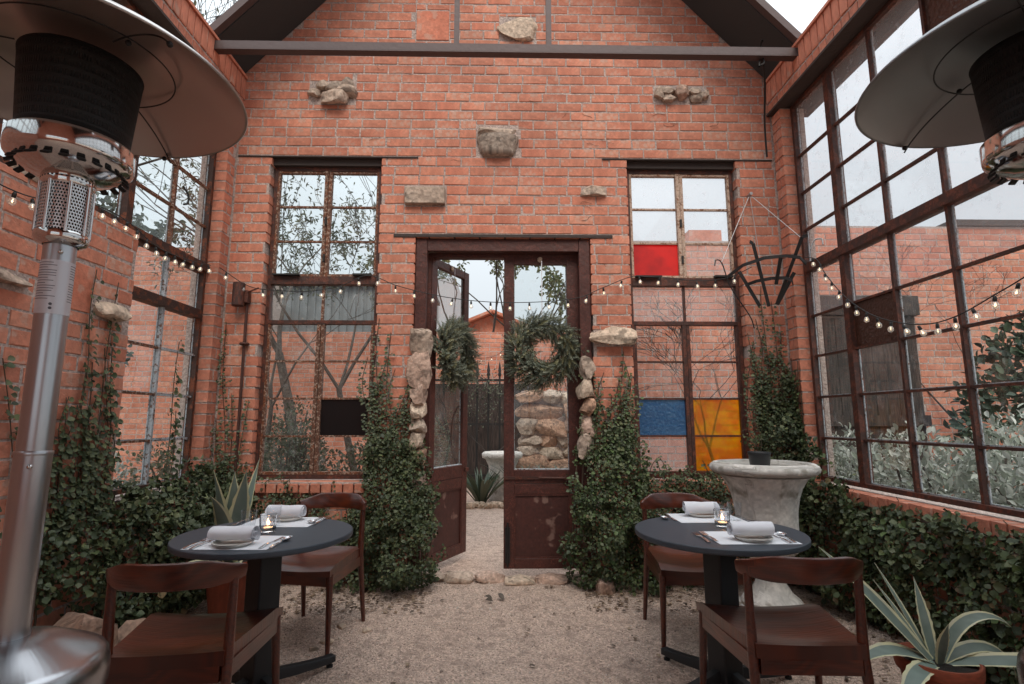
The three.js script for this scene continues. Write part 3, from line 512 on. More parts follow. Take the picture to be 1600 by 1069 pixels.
// unseen rest of the building: end wall and roof added to darken the foreground
{
  const e = thing('unseen_end_wall', 'unseen brick end wall opposite the gable, its opening sized for the light', 'wall', [0, 0, 2.9]);
  part('wall_face', merge([bx(XL - 0.3, XL + 1.0, 0, 4.3, 0, 0.3), bx(XR - 1.0, XR + 0.3, 0, 4.3, 0, 0.3), bx(XL + 1.0, XR - 1.0, 0, 1.1, 0, 0.3), bx(XL + 1.0, XR - 1.0, 3.1, 4.3, 0, 0.3)]), M.brickTile, e);
  const mu = []; for (let x = XL + 1.0; x < XR - 1.0; x += 0.48) mu.push(bx(x, x + 0.025, 1.1, 3.1, 0.1, 0.14)); for (const y of [1.75, 2.4]) mu.push(bx(XL + 1.0, XR - 1.0, y, y + 0.02, 0.105, 0.135)); part('window_grid', merge(mu), M.brownFrame, e);
  const r = thing('shade_roof', 'unseen roof opposite the gable, added to shade the foreground', 'roof', [0, 0, 0]), X = 0.04, b = BEAM1 - 0.02, n = 2.5;
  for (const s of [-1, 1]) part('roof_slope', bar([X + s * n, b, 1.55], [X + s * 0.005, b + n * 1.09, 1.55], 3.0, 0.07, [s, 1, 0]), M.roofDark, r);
  part('gable_infill', (() => { const g = new THREE.ExtrudeGeometry(new THREE.Shape([[-2.5, 4.3], [2.58, 4.3], [0.04, 7.05]].map((p) => new THREE.Vector2(...p))), { depth: 0.2, bevelEnabled: false }); return g.translate(0, 0, 2.9); })(), M.brickTile, e).position.z = -2.9;
}
// ground
struct('ground', (() => { const g = new THREE.PlaneGeometry(160, 160, 1, 1); g.rotateX(-Math.PI / 2); const uv = g.attributes.uv; for (let i = 0; i < uv.count; i++) uv.setXY(i, uv.getX(i) * 160, uv.getY(i) * 160); return g; })(), M.gravel);
struct('path', (() => { const s = new THREE.Shape([[-0.75, 4.5], [0.9, 4.5], [1.2, 6.2], [0.4, 8.6], [1.2, 11.5], [-1.4, 11.5], [-0.95, 7.2]].map((p) => new THREE.Vector2(p[0], p[1]))); const g = new THREE.ShapeGeometry(s); g.rotateX(-Math.PI / 2); const uv = g.attributes.uv; return g.translate(0, 0.004, 0); })(), M.gravel);

// ---------------------------------------------------------------- dining chairs
function sweep(path, section, closedEnds = true) { // path: [{p:[x,y,z], x:Vector3 (across), y:Vector3 (up), sx, sy}], section: [[a,b]...]
  const n = section.length, P = [], I = [];
  path.forEach((k) => section.forEach(([a, b]) => P.push(k.p[0] + k.x.x * a * k.sx + k.y.x * b * k.sy, k.p[1] + k.x.y * a * k.sx + k.y.y * b * k.sy, k.p[2] + k.x.z * a * k.sx + k.y.z * b * k.sy)));
  for (let i = 0; i + 1 < path.length; i++) for (let j = 0; j < n; j++) { const a = i * n + j, b = i * n + (j + 1) % n, c = a + n, d = b + n; I.push(a, b, d, a, d, c); }
  if (closedEnds) { const e = (path.length - 1) * n; for (let j = 1; j + 1 < n; j++) { I.push(0, j + 1, j); I.push(e, e + j, e + j + 1); } }
  let g = new THREE.BufferGeometry(); g.setAttribute('position', new THREE.Float32BufferAttribute(P, 3)); g.setIndex(I); g.computeVertexNormals();
  g = toCreasedNormals(g, 0.7); return boxUV(g, 1.2, rnd(), rnd());
}
const oval = (w, h, n = 12, pw = 0.6) => Array.from({ length: n }, (_, i) => { const a = i / n * Math.PI * 2, c = Math.cos(a), s = Math.sin(a); return [Math.sign(c) * Math.abs(c) ** pw * w, Math.sign(s) * Math.abs(s) ** pw * h]; });
function makeChair(label) {
  const ch = thing('dining_chair', label, 'chair', [0, 0, 0], 0, 'dark wooden dining chairs'); reseed(201);
  const hw = (z) => lerp(0.20, 0.265, clamp((z + 0.25) / 0.5)), N = 14, P = [], I = [], UV = [];
  // scooped seat, wider in front
  for (let k = 0; k < 2; k++) for (let j = 0; j <= N; j++) for (let i = 0; i <= N; i++) {
    const z = -0.25 + 0.5 * j / N, t = -1 + 2 * i / N, x = t * hw(z), scoop = 0.026 * (1 - t * t) * smooth(-0.27, -0.1, z) * (1 - 0.55 * smooth(0.08, 0.25, z)), front = -0.018 * smooth(0.17, 0.25, z);
    const cz = -0.03 * (1 - t * t) * (j === 0 ? 1 : 0) * 0;
    P.push(x, k ? 0.415 - scoop * 0.6 : 0.462 - scoop + front + 0.004 * t * t, z + cz); UV.push(x * 1.1 + 0.4, z * 1.1 + 0.3);
  }
  const id = (k, i, j) => k * (N + 1) * (N + 1) + j * (N + 1) + i;
  for (let j = 0; j < N; j++) for (let i = 0; i < N; i++) { I.push(id(0, i, j), id(0, i, j + 1), id(0, i + 1, j + 1), id(0, i, j), id(0, i + 1, j + 1), id(0, i + 1, j)); I.push(id(1, i, j), id(1, i + 1, j + 1), id(1, i, j + 1), id(1, i, j), id(1, i + 1, j), id(1, i + 1, j + 1)); }
  for (let i = 0; i < N; i++) for (const [a, b] of [[[i, 0], [i + 1, 0]], [[i + 1, N], [i, N]], [[0, i + 1], [0, i]], [[N, i], [N, i + 1]]]) I.push(id(0, ...a), id(0, ...b), id(1, ...b), id(0, ...a), id(1, ...b), id(1, ...a));
  let g = new THREE.BufferGeometry(); g.setAttribute('position', new THREE.Float32BufferAttribute(P, 3)); g.setAttribute('uv', new THREE.Float32BufferAttribute(UV, 2)); g.setIndex(I); g = toCreasedNormals(g, 0.6);
  part('seat', g, M.wood, ch);
  const ap = (a, b) => bar(a, b, 0.024, 0.06);
  part('seat_rail', merge([ap([-0.185, 0.388, -0.235], [0.185, 0.388, -0.235]), ap([-0.235, 0.388, 0.225], [0.235, 0.388, 0.225]), ap([-0.198, 0.388, -0.23], [-0.248, 0.388, 0.22]), ap([0.198, 0.388, -0.23], [0.248, 0.388, 0.22])]), M.wood, ch);
  const leg = (pts) => merge([rod(pts[0], pts[1], pts[3], pts[4], 12), ...(pts[2] ? [rod(pts[1], pts[2], pts[4], pts[5], 12)] : [])]);
  for (const s of [-1, 1]) {
    part('leg', leg([[s * 0.262, 0, 0.235], [s * 0.245, 0.42, 0.215], null, 0.0125, 0.021]), M.wood, ch);
    part('leg', leg([[s * 0.215, 0, -0.275], [s * 0.203, 0.42, -0.222], [s * 0.208, 0.71, -0.225], 0.0125, 0.020, 0.0145]), M.wood, ch);
  }
  // curved top rail that wraps forward
  const path = [], n = 26;
  for (let i = 0; i <= n; i++) {
    const t = -1 + 2 * i / n, a = t * 1.02, R = 0.274, x = R * Math.sin(a), z = -0.050 - R * Math.cos(a) , e = Math.abs(t);
    const h = lerp(0.050, 0.028, smooth(0.45, 1, e)), y = lerp(0.742, 0.728, smooth(0.3, 1, e)), th = lerp(0.012, 0.015, e);
    path.push({ p: [x, y, z], x: new THREE.Vector3(-Math.sin(a), 0.0, Math.cos(a)).multiplyScalar(-1), y: new THREE.Vector3(0, 1, 0).add(new THREE.Vector3(Math.sin(a) * 0.16, 0, -Math.cos(a) * 0.16)).normalize(), sx: th * (e > 0.985 ? 0.7 : 1), sy: h * (e > 0.985 ? 0.8 : 1) });
  }
  part('top_rail', sweep(path, oval(1, 1, 12, 0.55)), M.wood, ch);
  return ch;
}
const chair0 = makeChair('wooden chair with its back to the heater pole, drawn up to a slate table');
chair0.position.set(-1.225, 0, -2.27); chair0.rotation.y = Math.PI + 0.12;
dup(chair0, [1.155, 0, -2.31], Math.PI - 0.05, 'wooden chair standing beside the agave in its pot on the gravel');
dup(chair0, [-1.165, 0, -3.41], -0.22, 'wooden chair between a slate table and the window with a black pane');
dup(chair0, [1.155, 0, -3.36], 0.03, 'wooden chair beside the pale stone urn, facing the doorless side of its table');

// ---------------------------------------------------------------- tables
function makeTable(label) {
  const t = thing('pedestal_table', label, 'table', [0, 0, 0], 0, 'round slate pedestal tables');
  part('table_top', lathe([[0, 0.722], [0.392, 0.722], [0.3965, 0.724], [0.398, 0.729], [0.398, 0.744], [0.3965, 0.748], [0.393, 0.75], [0, 0.75]], 96), M.slate, t);
  part('column', rbx(-0.057, 0.057, 0.07, 0.718, -0.057, 0.057, 0.01, 2), M.blackMetal, t);
  part('mounting_plate', bx(-0.13, 0.13, 0.712, 0.7215, -0.13, 0.13), M.blackMetal, t);
  for (let k = 0; k < 4; k++) {
    const path = []; for (let i = 0; i <= 10; i++) { const s = i / 10, r = 0.035 + 0.40 * s, y = 0.042 + 0.062 * (1 - s) ** 1.4; path.push({ p: [r, y, 0], x: new THREE.Vector3(0, 0, 1), y: new THREE.Vector3(0.15 * (1 - s), 1, 0).normalize(), sx: 0.022, sy: lerp(0.026, 0.016, s) }); }
    const lg = part('leg', sweep(path, [[-1, -1], [1, -1], [1, 0.7], [0.8, 1], [-0.8, 1], [-1, 0.7]].reverse()), M.blackMetal, t); lg.rotation.y = k * Math.PI / 2;
    part('glide', merge([rod([0.415, 0.001, 0], [0.415, 0.012, 0], 0.017, 0.017, 12), rod([0.415, 0.012, 0], [0.415, 0.03, 0], 0.006)]), M.blackMetal, lg);
  }
  return t;
}
const T1 = [1.06, 0, -2.665], T0 = [-1.13, 0, -2.645];
const table0 = makeTable('round slate table in front of the window with the black pane');
table0.position.set(...T0); table0.rotation.y = 1.0;
dup(table0, T1, 1.98, 'round slate table in front of the window with amber panes');

// ---------------------------------------------------------------- place settings
const TY = 0.7503;
function spread(name, label, category, group, make) { return { name, label, category, group, make }; }
function napkinGeo() { // folded cloth rolled up: a spiral band
  const P = [], I = [], UV = [], N = 64, K = 9, L = 0.185, turns = 2.66; reseed(301);
  const prof = []; for (let i = 0; i <= N; i++) { const s = i / N, a = s * turns * Math.PI * 2, r = 0.010 + 0.029 * s; prof.push([Math.cos(a) * r * 1.12, Math.sin(a) * r * 0.92]); }
  for (let i = 0; i <= N; i++) for (let k = 0; k <= K; k++) { const x = -L / 2 + L * k / K, w = 0.006 * (n3(i * 0.16, k * 0.7, 2, 5) - 0.5) * 2 + 0.003 * (n3(i * 0.5, k * 0.25, 7, 6) - 0.5), sk = 0.006 * Math.sin(i * 0.12); P.push(x + sk * (k === 0 || k === K ? 1 : 0), prof[i][1] * (1 + w * 12) , prof[i][0] * (1 + w * 12)); UV.push(x, i * 0.008); }
  for (let i = 0; i < N; i++) for (let k = 0; k < K; k++) { const a = i * (K + 1) + k, b = a + 1, c = a + K + 1, d = c + 1; I.push(a, b, d, a, d, c); }
  // second skin for thickness
  const n0 = P.length / 3, th = 0.0022;
  for (let i = 0; i <= N; i++) { const a = i / N * turns * Math.PI * 2; for (let k = 0; k <= K; k++) { const q = (i * (K + 1) + k) * 3; P.push(P[q], P[q + 1] - Math.sin(a) * th, P[q + 2] - Math.cos(a) * th); UV.push(P[q], i * 0.008); } }
  for (let i = 0; i < N; i++) for (let k = 0; k < K; k++) { const a = n0 + i * (K + 1) + k, b = a + 1, c = a + K + 1, d = c + 1; I.push(a, d, b, a, c, d); }
  for (let i = 0; i < N; i++) for (const k of [0, K]) { const a = i * (K + 1) + k, c = a + K + 1; I.push(a, c, c + n0, a, c + n0, a + n0); }
  const g = new THREE.BufferGeometry(); g.setAttribute('position', new THREE.Float32BufferAttribute(P, 3)); g.setAttribute('uv', new THREE.Float32BufferAttribute(UV, 2)); g.setIndex(I); g.computeVertexNormals(); return g;
}
const G = {
  mat: (() => { const g = new THREE.BoxGeometry(0.36, 0.0012, 0.265); return g.translate(0, 0.0006, 0); })(),
  plate: lathe([[0, 0.004], [0.055, 0.004], [0.06, 0.0], [0.066, 0.002], [0.079, 0.011], [0.084, 0.0165], [0.082, 0.018], [0.074, 0.013], [0.06, 0.008], [0, 0.008]], 48),
  napkin: napkinGeo(),
  handle: (w) => sweep(Array.from({ length: 9 }, (_, i) => { const s = i / 8; return { p: [0, 0.004 + 0.004 * Math.sin(s * Math.PI), -0.02 + 0.125 * s], x: new THREE.Vector3(1, 0, 0), y: new THREE.Vector3(0, 1, 0), sx: w * lerp(0.45, 1, smooth(0.1, 0.9, s)), sy: 0.0017 }; }), oval(1, 1, 8, 0.7)),
};
G.spoonBowl = (() => { const g = new THREE.SphereGeometry(1, 16, 8, 0, Math.PI * 2, Math.PI * 0.52, Math.PI * 0.48); g.scale(0.021, 0.011, 0.032); g.translate(0, 0.0125, -0.048); const o = g.clone(); o.scale(1, 1, 1).translate(0, 0.0012, 0); return merge([g, o]); })();
G.forkHead = (() => { const l = [rbx(-0.012, 0.012, 0.004, 0.006, -0.04, -0.018, 0.0008)]; for (let i = 0; i < 4; i++) { const x = -0.0105 + i * 0.007; l.push(bar([x, 0.005, -0.039], [x, 0.0075, -0.088], 0.0032, 0.0018)); } return merge(l); })();
G.blade = (() => { const s = new THREE.Shape(); s.moveTo(-0.006, 0); s.lineTo(0.007, 0); s.lineTo(0.009, 0.07); s.quadraticCurveTo(0.007, 0.1, -0.004, 0.1); s.lineTo(-0.006, 0); const g = new THREE.ExtrudeGeometry(s, { depth: 0.0014, bevelEnabled: false }); g.rotateX(-Math.PI / 2); return boxUV(g.translate(0, 0.003, -0.018)); })();
const made = {};
function lay(kind, x, z, turn, label, group, build) {
  const y = TY + ({ plate: 0.0014, napkin: 0.0 }[kind] ?? 0);
  if (!made[kind]) { made[kind] = build(label, group); made[kind].position.set(x, made[kind].userData.y0 ?? y, z); made[kind].rotation.y = turn; }
  else dup(made[kind], [x, made[kind].position.y, z], turn, label);
}
const build = {
  placemat: (l, g) => { const m = single('placemat', G.mat, M.paper, l, 'placemat', g); m.position.y = TY; m.userData.y0 = TY; return m; },
  plate: (l, g) => { const m = single('side_plate', G.plate, M.plate, l, 'plate', g); m.userData.y0 = TY + 0.0014; return m; },
  napkin: (l, g) => { const m = single('rolled_napkin', G.napkin, M.linen, l, 'napkin', g); m.userData.y0 = TY + 0.0475; return m; },
  fork: (l, g) => { const t = thing('fork', l, 'fork', [0, 0, 0], 0, g); part('handle', G.handle(0.0075), M.cutlery, t); part('tines', G.forkHead, M.cutlery, t); t.userData.y0 = TY; return t; },
  knife: (l, g) => { const t = thing('knife', l, 'knife', [0, 0, 0], 0, g); part('handle', G.handle(0.0075), M.cutlery, t); part('blade', G.blade, M.cutlery, t); t.userData.y0 = TY; return t; },
  spoon: (l, g) => { const t = thing('spoon', l, 'spoon', [0, 0, 0], 0, g); part('handle', G.handle(0.007), M.cutlery, t); part('bowl', G.spoonBowl, M.cutlery, t); t.userData.y0 = TY; return t; },
};
const W0 = 'table by the black pane', W1 = 'table by the amber panes';
for (const [cx, cz, dir, forks, where, side, tw] of [
  [1.13, -2.50, 1, [[0.912, -2.50], [0.952, -2.515]], W1, 'agave side', 0.0], [1.12, -2.985, -1, [[1.32, -2.93]], W1, 'urn side', 0.02],
  [-1.16, -2.445, 1, [[-1.33, -2.43], [-1.297, -2.42]], W0, 'heater side', -0.03], [-1.16, -2.91, -1, [[-1.375, -2.86]], W0, 'window side', -0.02]]) {
  const turn = (dir > 0 ? 0 : Math.PI) + tw;
  const r0 = Math.hypot(cx - (where === W0 ? T0[0] : T1[0]), cz - (where === W0 ? T0[2] : T1[2]));
  lay('placemat', cx, cz, turn, `white paper placemat on the ${where}, ${side}`, 'white placemats', build.placemat);
  lay('plate', cx, cz + dir * 0.055, turn, `small cream plate on the ${where}, ${side}`, 'small plates under napkins', build.plate);
  lay('napkin', cx - 0.005, cz + dir * 0.05, turn + (where === W0 ? 0.03 : -0.05), `rolled white napkin on a plate, ${where}, ${side}`, 'rolled white napkins', build.napkin);
  for (const [fx, fz] of forks) lay('fork', fx, fz, turn, `steel fork on the ${where}, ${side}`, 'steel forks', build.fork);
  const kx = dir > 0 ? (where === W1 ? 1.243 : -1.012) : (where === W1 ? 0.93 : -0.965), sx = dir > 0 ? (where === W1 ? 1.30 : -0.972) : (where === W1 ? 0.885 : -0.995);
  lay('knife', dir > 0 ? kx + 0.085 * (where === W1 ? 1 : 0.0) - (where === W1 ? 0.065 : 0) : kx, cz + dir * 0.02, turn, `steel knife on the ${where}, ${side}`, 'steel knives', build.knife);
  lay('spoon', sx, cz + dir * 0.015, turn + (where === W1 && dir > 0 ? -0.12 : 0), `steel spoon on the ${where}, ${side}`, 'steel spoons', build.spoon);
}
// candle in a cut glass tumbler
function candleHolder(x, z, where) {
  const t = thing('candle_holder', `lit candle in a cut glass tumbler on the ${where}`, 'candle', [x, TY, z], 0, 'table candles');
  const seg = 20, g = lathe([[0, 0.001], [0.033, 0.001], [0.036, 0.004], [0.038, 0.03], [0.039, 0.060], [0.040, 0.082], [0.0385, 0.0835], [0.0365, 0.082], [0.0355, 0.06], [0.034, 0.03], [0.032, 0.009], [0, 0.009]], 80), p = g.attributes.position;
  for (let i = 0; i < p.count; i++) { const x0 = p.getX(i), y0 = p.getY(i), z0 = p.getZ(i), r = Math.hypot(x0, z0), a = Math.atan2(z0, x0); if (r > 0.0362 && y0 > 0.004 && y0 < 0.075) { const k = 1 - 0.055 * Math.abs(Math.sin(a * 8 + y0 * 130)) * Math.abs(Math.cos(a * 8 - y0 * 130)); p.setXYZ(i, x0 * k, y0, z0 * k); } }
  g.computeVertexNormals(); part('tumbler', g, M.cutGlass, t);
  part('wax', lathe([[0, 0.0095], [0.021, 0.0095], [0.021, 0.022], [0, 0.022]], 24), M.wax, t);
  part('flame', lathe([[0, 0.03], [0.004, 0.034], [0.0055, 0.040], [0.0035, 0.050], [0, 0.062]], 12), M.flame, t);
  const l = new THREE.PointLight(0xffa860, 0.02, 0, 2); l.position.set(x, TY + 0.045, z); l.castShadow = true; l.shadow.radius = 0.3; scene.add(l);
}
candleHolder(1.12, -2.755, W1); candleHolder(-1.135, -2.665, W0);
// plain glass tumblers
{
  const g = () => lathe([[0, 0.004], [0.027, 0.004], [0.030, 0.012], [0.0355, 0.098], [0.0362, 0.098], [0.0308, 0.004], [0.028, 0.0], [0, 0.0]], 40);
  let first;
  for (const [x, z, l] of [[1.25, -2.90, `clear drinking glass beside the candle on the ${W1}`], [1.16, -2.86, `clear drinking glass before the napkin facing the urn, ${W1}`], [-1.245, -2.70, `clear drinking glass beside the candle on the ${W0}`], [-1.165, -2.80, `clear drinking glass before the napkin facing the ivy, ${W0}`]]) {
    if (!first) { first = single('drinking_glass', g(), M.thinGlass, l, 'glass', 'clear drinking glasses'); first.position.set(x, TY, z); } else dup(first, [x, TY, z], rr(0, 6), l);
  }
}

// ---------------------------------------------------------------- patio heaters
function makeHeater(label, hoodMat) {
  const t = thing('patio_heater', label, 'heater', [0, 0, 0], 0, 'steel patio heaters');
  part('base', lathe([[0, 0.0], [0.192, 0.0], [0.192, 0.05], [0.186, 0.06], [0.186, 0.665], [0.191, 0.672], [0.192, 0.71], [0.188, 0.732], [0.178, 0.747], [0.168, 0.75], [0.163, 0.756], [0.10, 0.787], [0.06, 0.797], [0.04, 0.80], [0, 0.80]], 64), M.steel, t);
  const pole = part('pole', lathe([[0.0, 0.80], [0.036, 0.80], [0.036, 1.208], [0.0345, 1.21], [0.0335, 1.212], [0.0335, 1.725], [0, 1.725]], 40), M.steelPole, t);
  part('collar', lathe([[0.036, 1.205], [0.0375, 1.206], [0.0375, 1.214], [0.034, 1.216]], 40), M.steelPole, t);
  const scr = []; for (const [y, a] of [[1.18, 0.6], [1.70, 0.75], [1.70, -2]]) { const s = new THREE.SphereGeometry(0.006, 10, 6); s.translate(Math.sin(a) * 0.036, y, Math.cos(a) * 0.036); scr.push(s); }
  scr.forEach((g) => part('screw', g, M.chrome, t));
  // printed label wrapped round the pole
  const st = part('label_sheet', new THREE.CylinderGeometry(0.0342, 0.0342, 0.135, 40, 1, true, -1.2, 4.2).translate(0, 1.612, 0), M.sticker, t);
  const ink = []; reseed(401); for (let i = 0; i < 15; i++) { const y = 1.672 - i * 0.0065, L = rr(0.9, 1.7); ink.push(new THREE.CylinderGeometry(0.03445, 0.03445, 0.0016, 24, 1, true, -0.9, L).translate(0, y, 0)); if (rnd() < 0.7) ink.push(new THREE.CylinderGeometry(0.03445, 0.03445, 0.0016, 16, 1, true, 1.5, 0.8).translate(0, y - 0.002, 0)); }
  for (const [y, a] of [[1.568, 0.55], [1.558, 0.55]]) { const s = new THREE.CylinderGeometry(0.0035, 0.0035, 0.001, 12); s.rotateX(Math.PI / 2); s.translate(0, 0, 0.0347); s.rotateY(a); ink.push(s.translate(0, y, 0)); }
  part('print', merge(ink), M.ink, st).userData.kind = 'stuff';
  const uvm = (g, k) => { const u = g.attributes.uv; for (let i = 0; i < u.count; i++) u.setXY(i, u.getX(i) * k, u.getY(i) * k * 0.35); return g; };
  part('gas_screen', uvm(new THREE.CylinderGeometry(0.052, 0.052, 0.15, 48, 1, true).translate(0, 1.81, 0), 1.6), M.meshSteel, t);
  part('screen_ribs', (() => { const l = [lathe([[0.036, 1.722], [0.050, 1.728], [0.056, 1.735], [0.056, 1.752], [0.05, 1.756]], 40), lathe([[0.05, 1.875], [0.056, 1.88], [0.056, 1.90], [0.05, 1.905]], 40)]; for (let i = 0; i < 8; i++) { const a = i / 8 * Math.PI * 2; l.push(rod([Math.cos(a) * 0.054, 1.75, Math.sin(a) * 0.054], [Math.cos(a) * 0.054, 1.88, Math.sin(a) * 0.054], 0.004)); } return merge(l); })(), M.chrome, t);
  part('burner_bowl', lathe([[0.05, 1.90], [0.075, 1.905], [0.105, 1.92], [0.125, 1.935], [0.132, 1.945], [0.134, 1.955], [0.134, 1.992], [0.129, 1.998], [0.10, 2.0], [0, 2.0]], 64), M.chrome, t);
  const sl = []; for (let i = 0; i < 22; i++) { const a = i / 22 * Math.PI * 2, b = rbx(-0.009, 0.009, -0.003, 0.003, -0.016, 0.016, 0.0025); b.rotateX(0.55); b.translate(0, 1.9235, 0.111); b.rotateY(a); sl.push(b); }
  part('air_slot', merge(sl), M.emitter, t);
  part('emitter_screen', uvm(lathe([[0.118, 1.998], [0.122, 2.002], [0.118, 2.012], [0.131, 2.20], [0.133, 2.215], [0.05, 2.225], [0, 2.226]], 64), 4), M.emitter, t);
  // hood: shallow spun dish with rolled rim
  const hood = part('hood', lathe([[0.0, 2.262], [0.12, 2.258], [0.20, 2.246], [0.30, 2.216], [0.37, 2.182], [0.402, 2.158], [0.408, 2.150], [0.404, 2.146], [0.398, 2.150], [0.368, 2.174], [0.298, 2.208], [0.198, 2.238], [0.12, 2.250], [0, 2.254]].map(([r, y]) => [r * 0.97, y + 0.02]), 96), hoodMat, t);
  const seam = []; for (let i = 0; i < 3; i++) { const a = i / 3 * Math.PI * 2 + 0.5, c = Math.cos(a), s = Math.sin(a); seam.push(tube([[0.14 * c, 2.244, 0.14 * s], [0.2 * c, 2.235, 0.2 * s], [0.3 * c, 2.205, 0.3 * s], [0.365 * c, 2.173, 0.365 * s], [0.395 * c, 2.150, 0.395 * s]], 0.0022, 16, 5)); for (const r of [[0.19, 2.234], [0.38, 2.161]]) { const k = new THREE.SphereGeometry(0.0075, 8, 6); k.translate(c * r[0] + 0.012 * s, r[1] - 0.003, s * r[0] - 0.012 * c); seam.push(k); } }
  seam.push(new THREE.TorusGeometry(0.205, 0.002, 5, 60).rotateX(Math.PI / 2).translate(0, 2.2335, 0));
  part('seam', merge(seam), M.blackMetal, hood);
  return t;
}
const heater = makeHeater('patio heater with its whole pole and printed label in view, by the infill wall', M.alum);
heater.position.set(-1.12, 0, -1.3);
const heater2 = dup(heater, [1.36, 0, -1.19], 2.2, 'patio heater with a grey hood over the glazed side');
heater2.traverse((o) => { if (o.name === 'hood') o.material = M.alumGrey; });

// ---------------------------------------------------------------- urn, pots
{
  const u = thing('stone_urn', 'large pale cast stone urn beside the window with amber panes', 'urn', [1.82, 0, -3.72]);
  part('foot', merge([rbx(-0.2, 0.2, 0.0, 0.05, -0.2, 0.2, 0.01, 1), boxUV(lathe([[0, 0.05], [0.19, 0.05], [0.195, 0.075], [0.18, 0.1], [0.135, 0.135], [0.1, 0.19], [0.078, 0.26], [0.075, 0.31], [0.085, 0.325], [0, 0.326]], 48))]), M.castStone, u);
  const egg = []; for (let i = 0; i < 22; i++) { const a = i / 22 * Math.PI * 2, s = new THREE.SphereGeometry(0.026, 8, 6); s.scale(1, 0.8, 1.2); s.translate(Math.cos(a) * 0.165, 0.425, Math.sin(a) * 0.165); egg.push(boxUV(s)); }
  part('beading', merge(egg), M.castStone, u);
  const g = lathe([[0.09, 0.327], [0.11, 0.34], [0.145, 0.37], [0.17, 0.40], [0.168, 0.425], [0.172, 0.45], [0.19, 0.47], [0.196, 0.50], [0.195, 0.60], [0.20, 0.68], [0.212, 0.76], [0.235, 0.83], [0.27, 0.885], [0.292, 0.905], [0.285, 0.912]], 72), p = g.attributes.position;
  for (let i = 0; i < p.count; i++) { const y = p.getY(i), k = smooth(0.72, 0.78, y) * (1 - smooth(0.86, 0.9, y)); if (k > 0) { const a = Math.atan2(p.getZ(i), p.getX(i)), n = 1 + k * 0.10 * (n3(Math.cos(a) * 9, y * 28, Math.sin(a) * 9, 3) - 0.45); p.setX(i, p.getX(i) * n); p.setZ(i, p.getZ(i) * n); } }
  g.computeVertexNormals(); part('bowl', boxUV(g), M.castStone, u);
  part('rim', boxUV(lathe([[0.28, 0.913], [0.325, 0.918], [0.348, 0.935], [0.354, 0.955], [0.346, 0.975], [0.325, 0.99], [0.30, 0.993], [0.285, 0.98], [0.28, 0.95], [0.1, 0.948], [0, 0.948]], 72)), M.castStone, u);
  const b = thing('black_pot', 'small black planter sitting in the top of the urn', 'planter', [1.80, 0.949, -3.72]);
  part('pot', lathe([[0, 0], [0.062, 0], [0.073, 0.10], [0.076, 0.10], [0.076, 0.115], [0.068, 0.115], [0.066, 0.09], [0, 0.09]], 32), M.blackMetal, b);
  part('twig', merge([tube([[0, 0.09, 0], [-0.03, 0.2, 0.01], [-0.09, 0.27, 0.02], [-0.13, 0.25, 0.02]], 0.002, 12, 4), tube([[0.01, 0.09, 0], [0.02, 0.22, 0], [-0.04, 0.34, 0.01], [-0.10, 0.37, 0.0]], 0.002, 12, 4)]), M.stem, b);
}
// agave leaves: thick tapering blades, green-grey with cream margins
function agaveLeaf(L, w, rise, droop, twist = 0, tw0 = 0) {
  const N = 16, P = [], C = [], I = [], K = 7; // across: margin, margin, body, keel ...
  const prof = [-1, -0.72, -0.66, 0, 0.66, 0.72, 1];
  for (let side = 0; side < 2; side++) for (let i = 0; i <= N; i++) {
    const s = i / N, wid = w * (0.55 + 0.75 * Math.sin(Math.PI * Math.min(1, s * 0.98 + 0.08))) * (1 - s ** 5) * (s > 0.98 ? 0.05 : 1), ang = rise - droop * s * s, tw = tw0 + twist * s;
    let r = 0, y = 0; for (let q = 0; q < i; q++) { const a = rise - droop * ((q + 0.5) / N) ** 2; r += Math.cos(a) * L / N; y += Math.sin(a) * L / N; }
    const nx = -Math.sin(ang), ny = Math.cos(ang);
    for (let k = 0; k < K; k++) {
      const t = prof[k], cup = 0.20 * wid * t * t, th = side ? -0.006 * (1 - t * t) * (1.4 - s) - 0.0004 : 0, tooth = Math.abs(t) === 1 ? 1 + 0.07 * ((i % 2) ? 1 : -1) : 1, a = t * wid * tooth * Math.cos(tw), b = t * wid * Math.sin(tw) + cup + th;
      P.push(r + nx * b, y + ny * b, a);
      const m = Math.abs(t) > 0.7, n = n3(s * 30, t * 3, L * 10, 7);
      C.push(...(m ? [0.56 * (0.8 + 0.3 * n), 0.53 * (0.8 + 0.3 * n), 0.32] : [0.115 + 0.06 * n, 0.155 + 0.065 * n, 0.13 + 0.06 * n]));
    }
  }
  const id = (sd, i, k) => sd * (N + 1) * K + i * K + k;
  for (let i = 0; i < N; i++) { for (let k = 0; k + 1 < K; k++) { I.push(id(0, i, k), id(0, i, k + 1), id(0, i + 1, k + 1), id(0, i, k), id(0, i + 1, k + 1), id(0, i + 1, k)); I.push(id(1, i, k), id(1, i + 1, k + 1), id(1, i, k + 1), id(1, i, k), id(1, i + 1, k), id(1, i + 1, k + 1)); } for (const k of [0, K - 1]) I.push(id(0, i, k), id(0, i + 1, k), id(1, i + 1, k), id(0, i, k), id(1, i + 1, k), id(1, i, k)); }
  const g = new THREE.BufferGeometry(); g.setAttribute('position', new THREE.Float32BufferAttribute(P, 3)); g.setAttribute('color', new THREE.Float32BufferAttribute(C, 3)); g.setIndex(I); g.computeVertexNormals(); boxUV(g); return g;
}
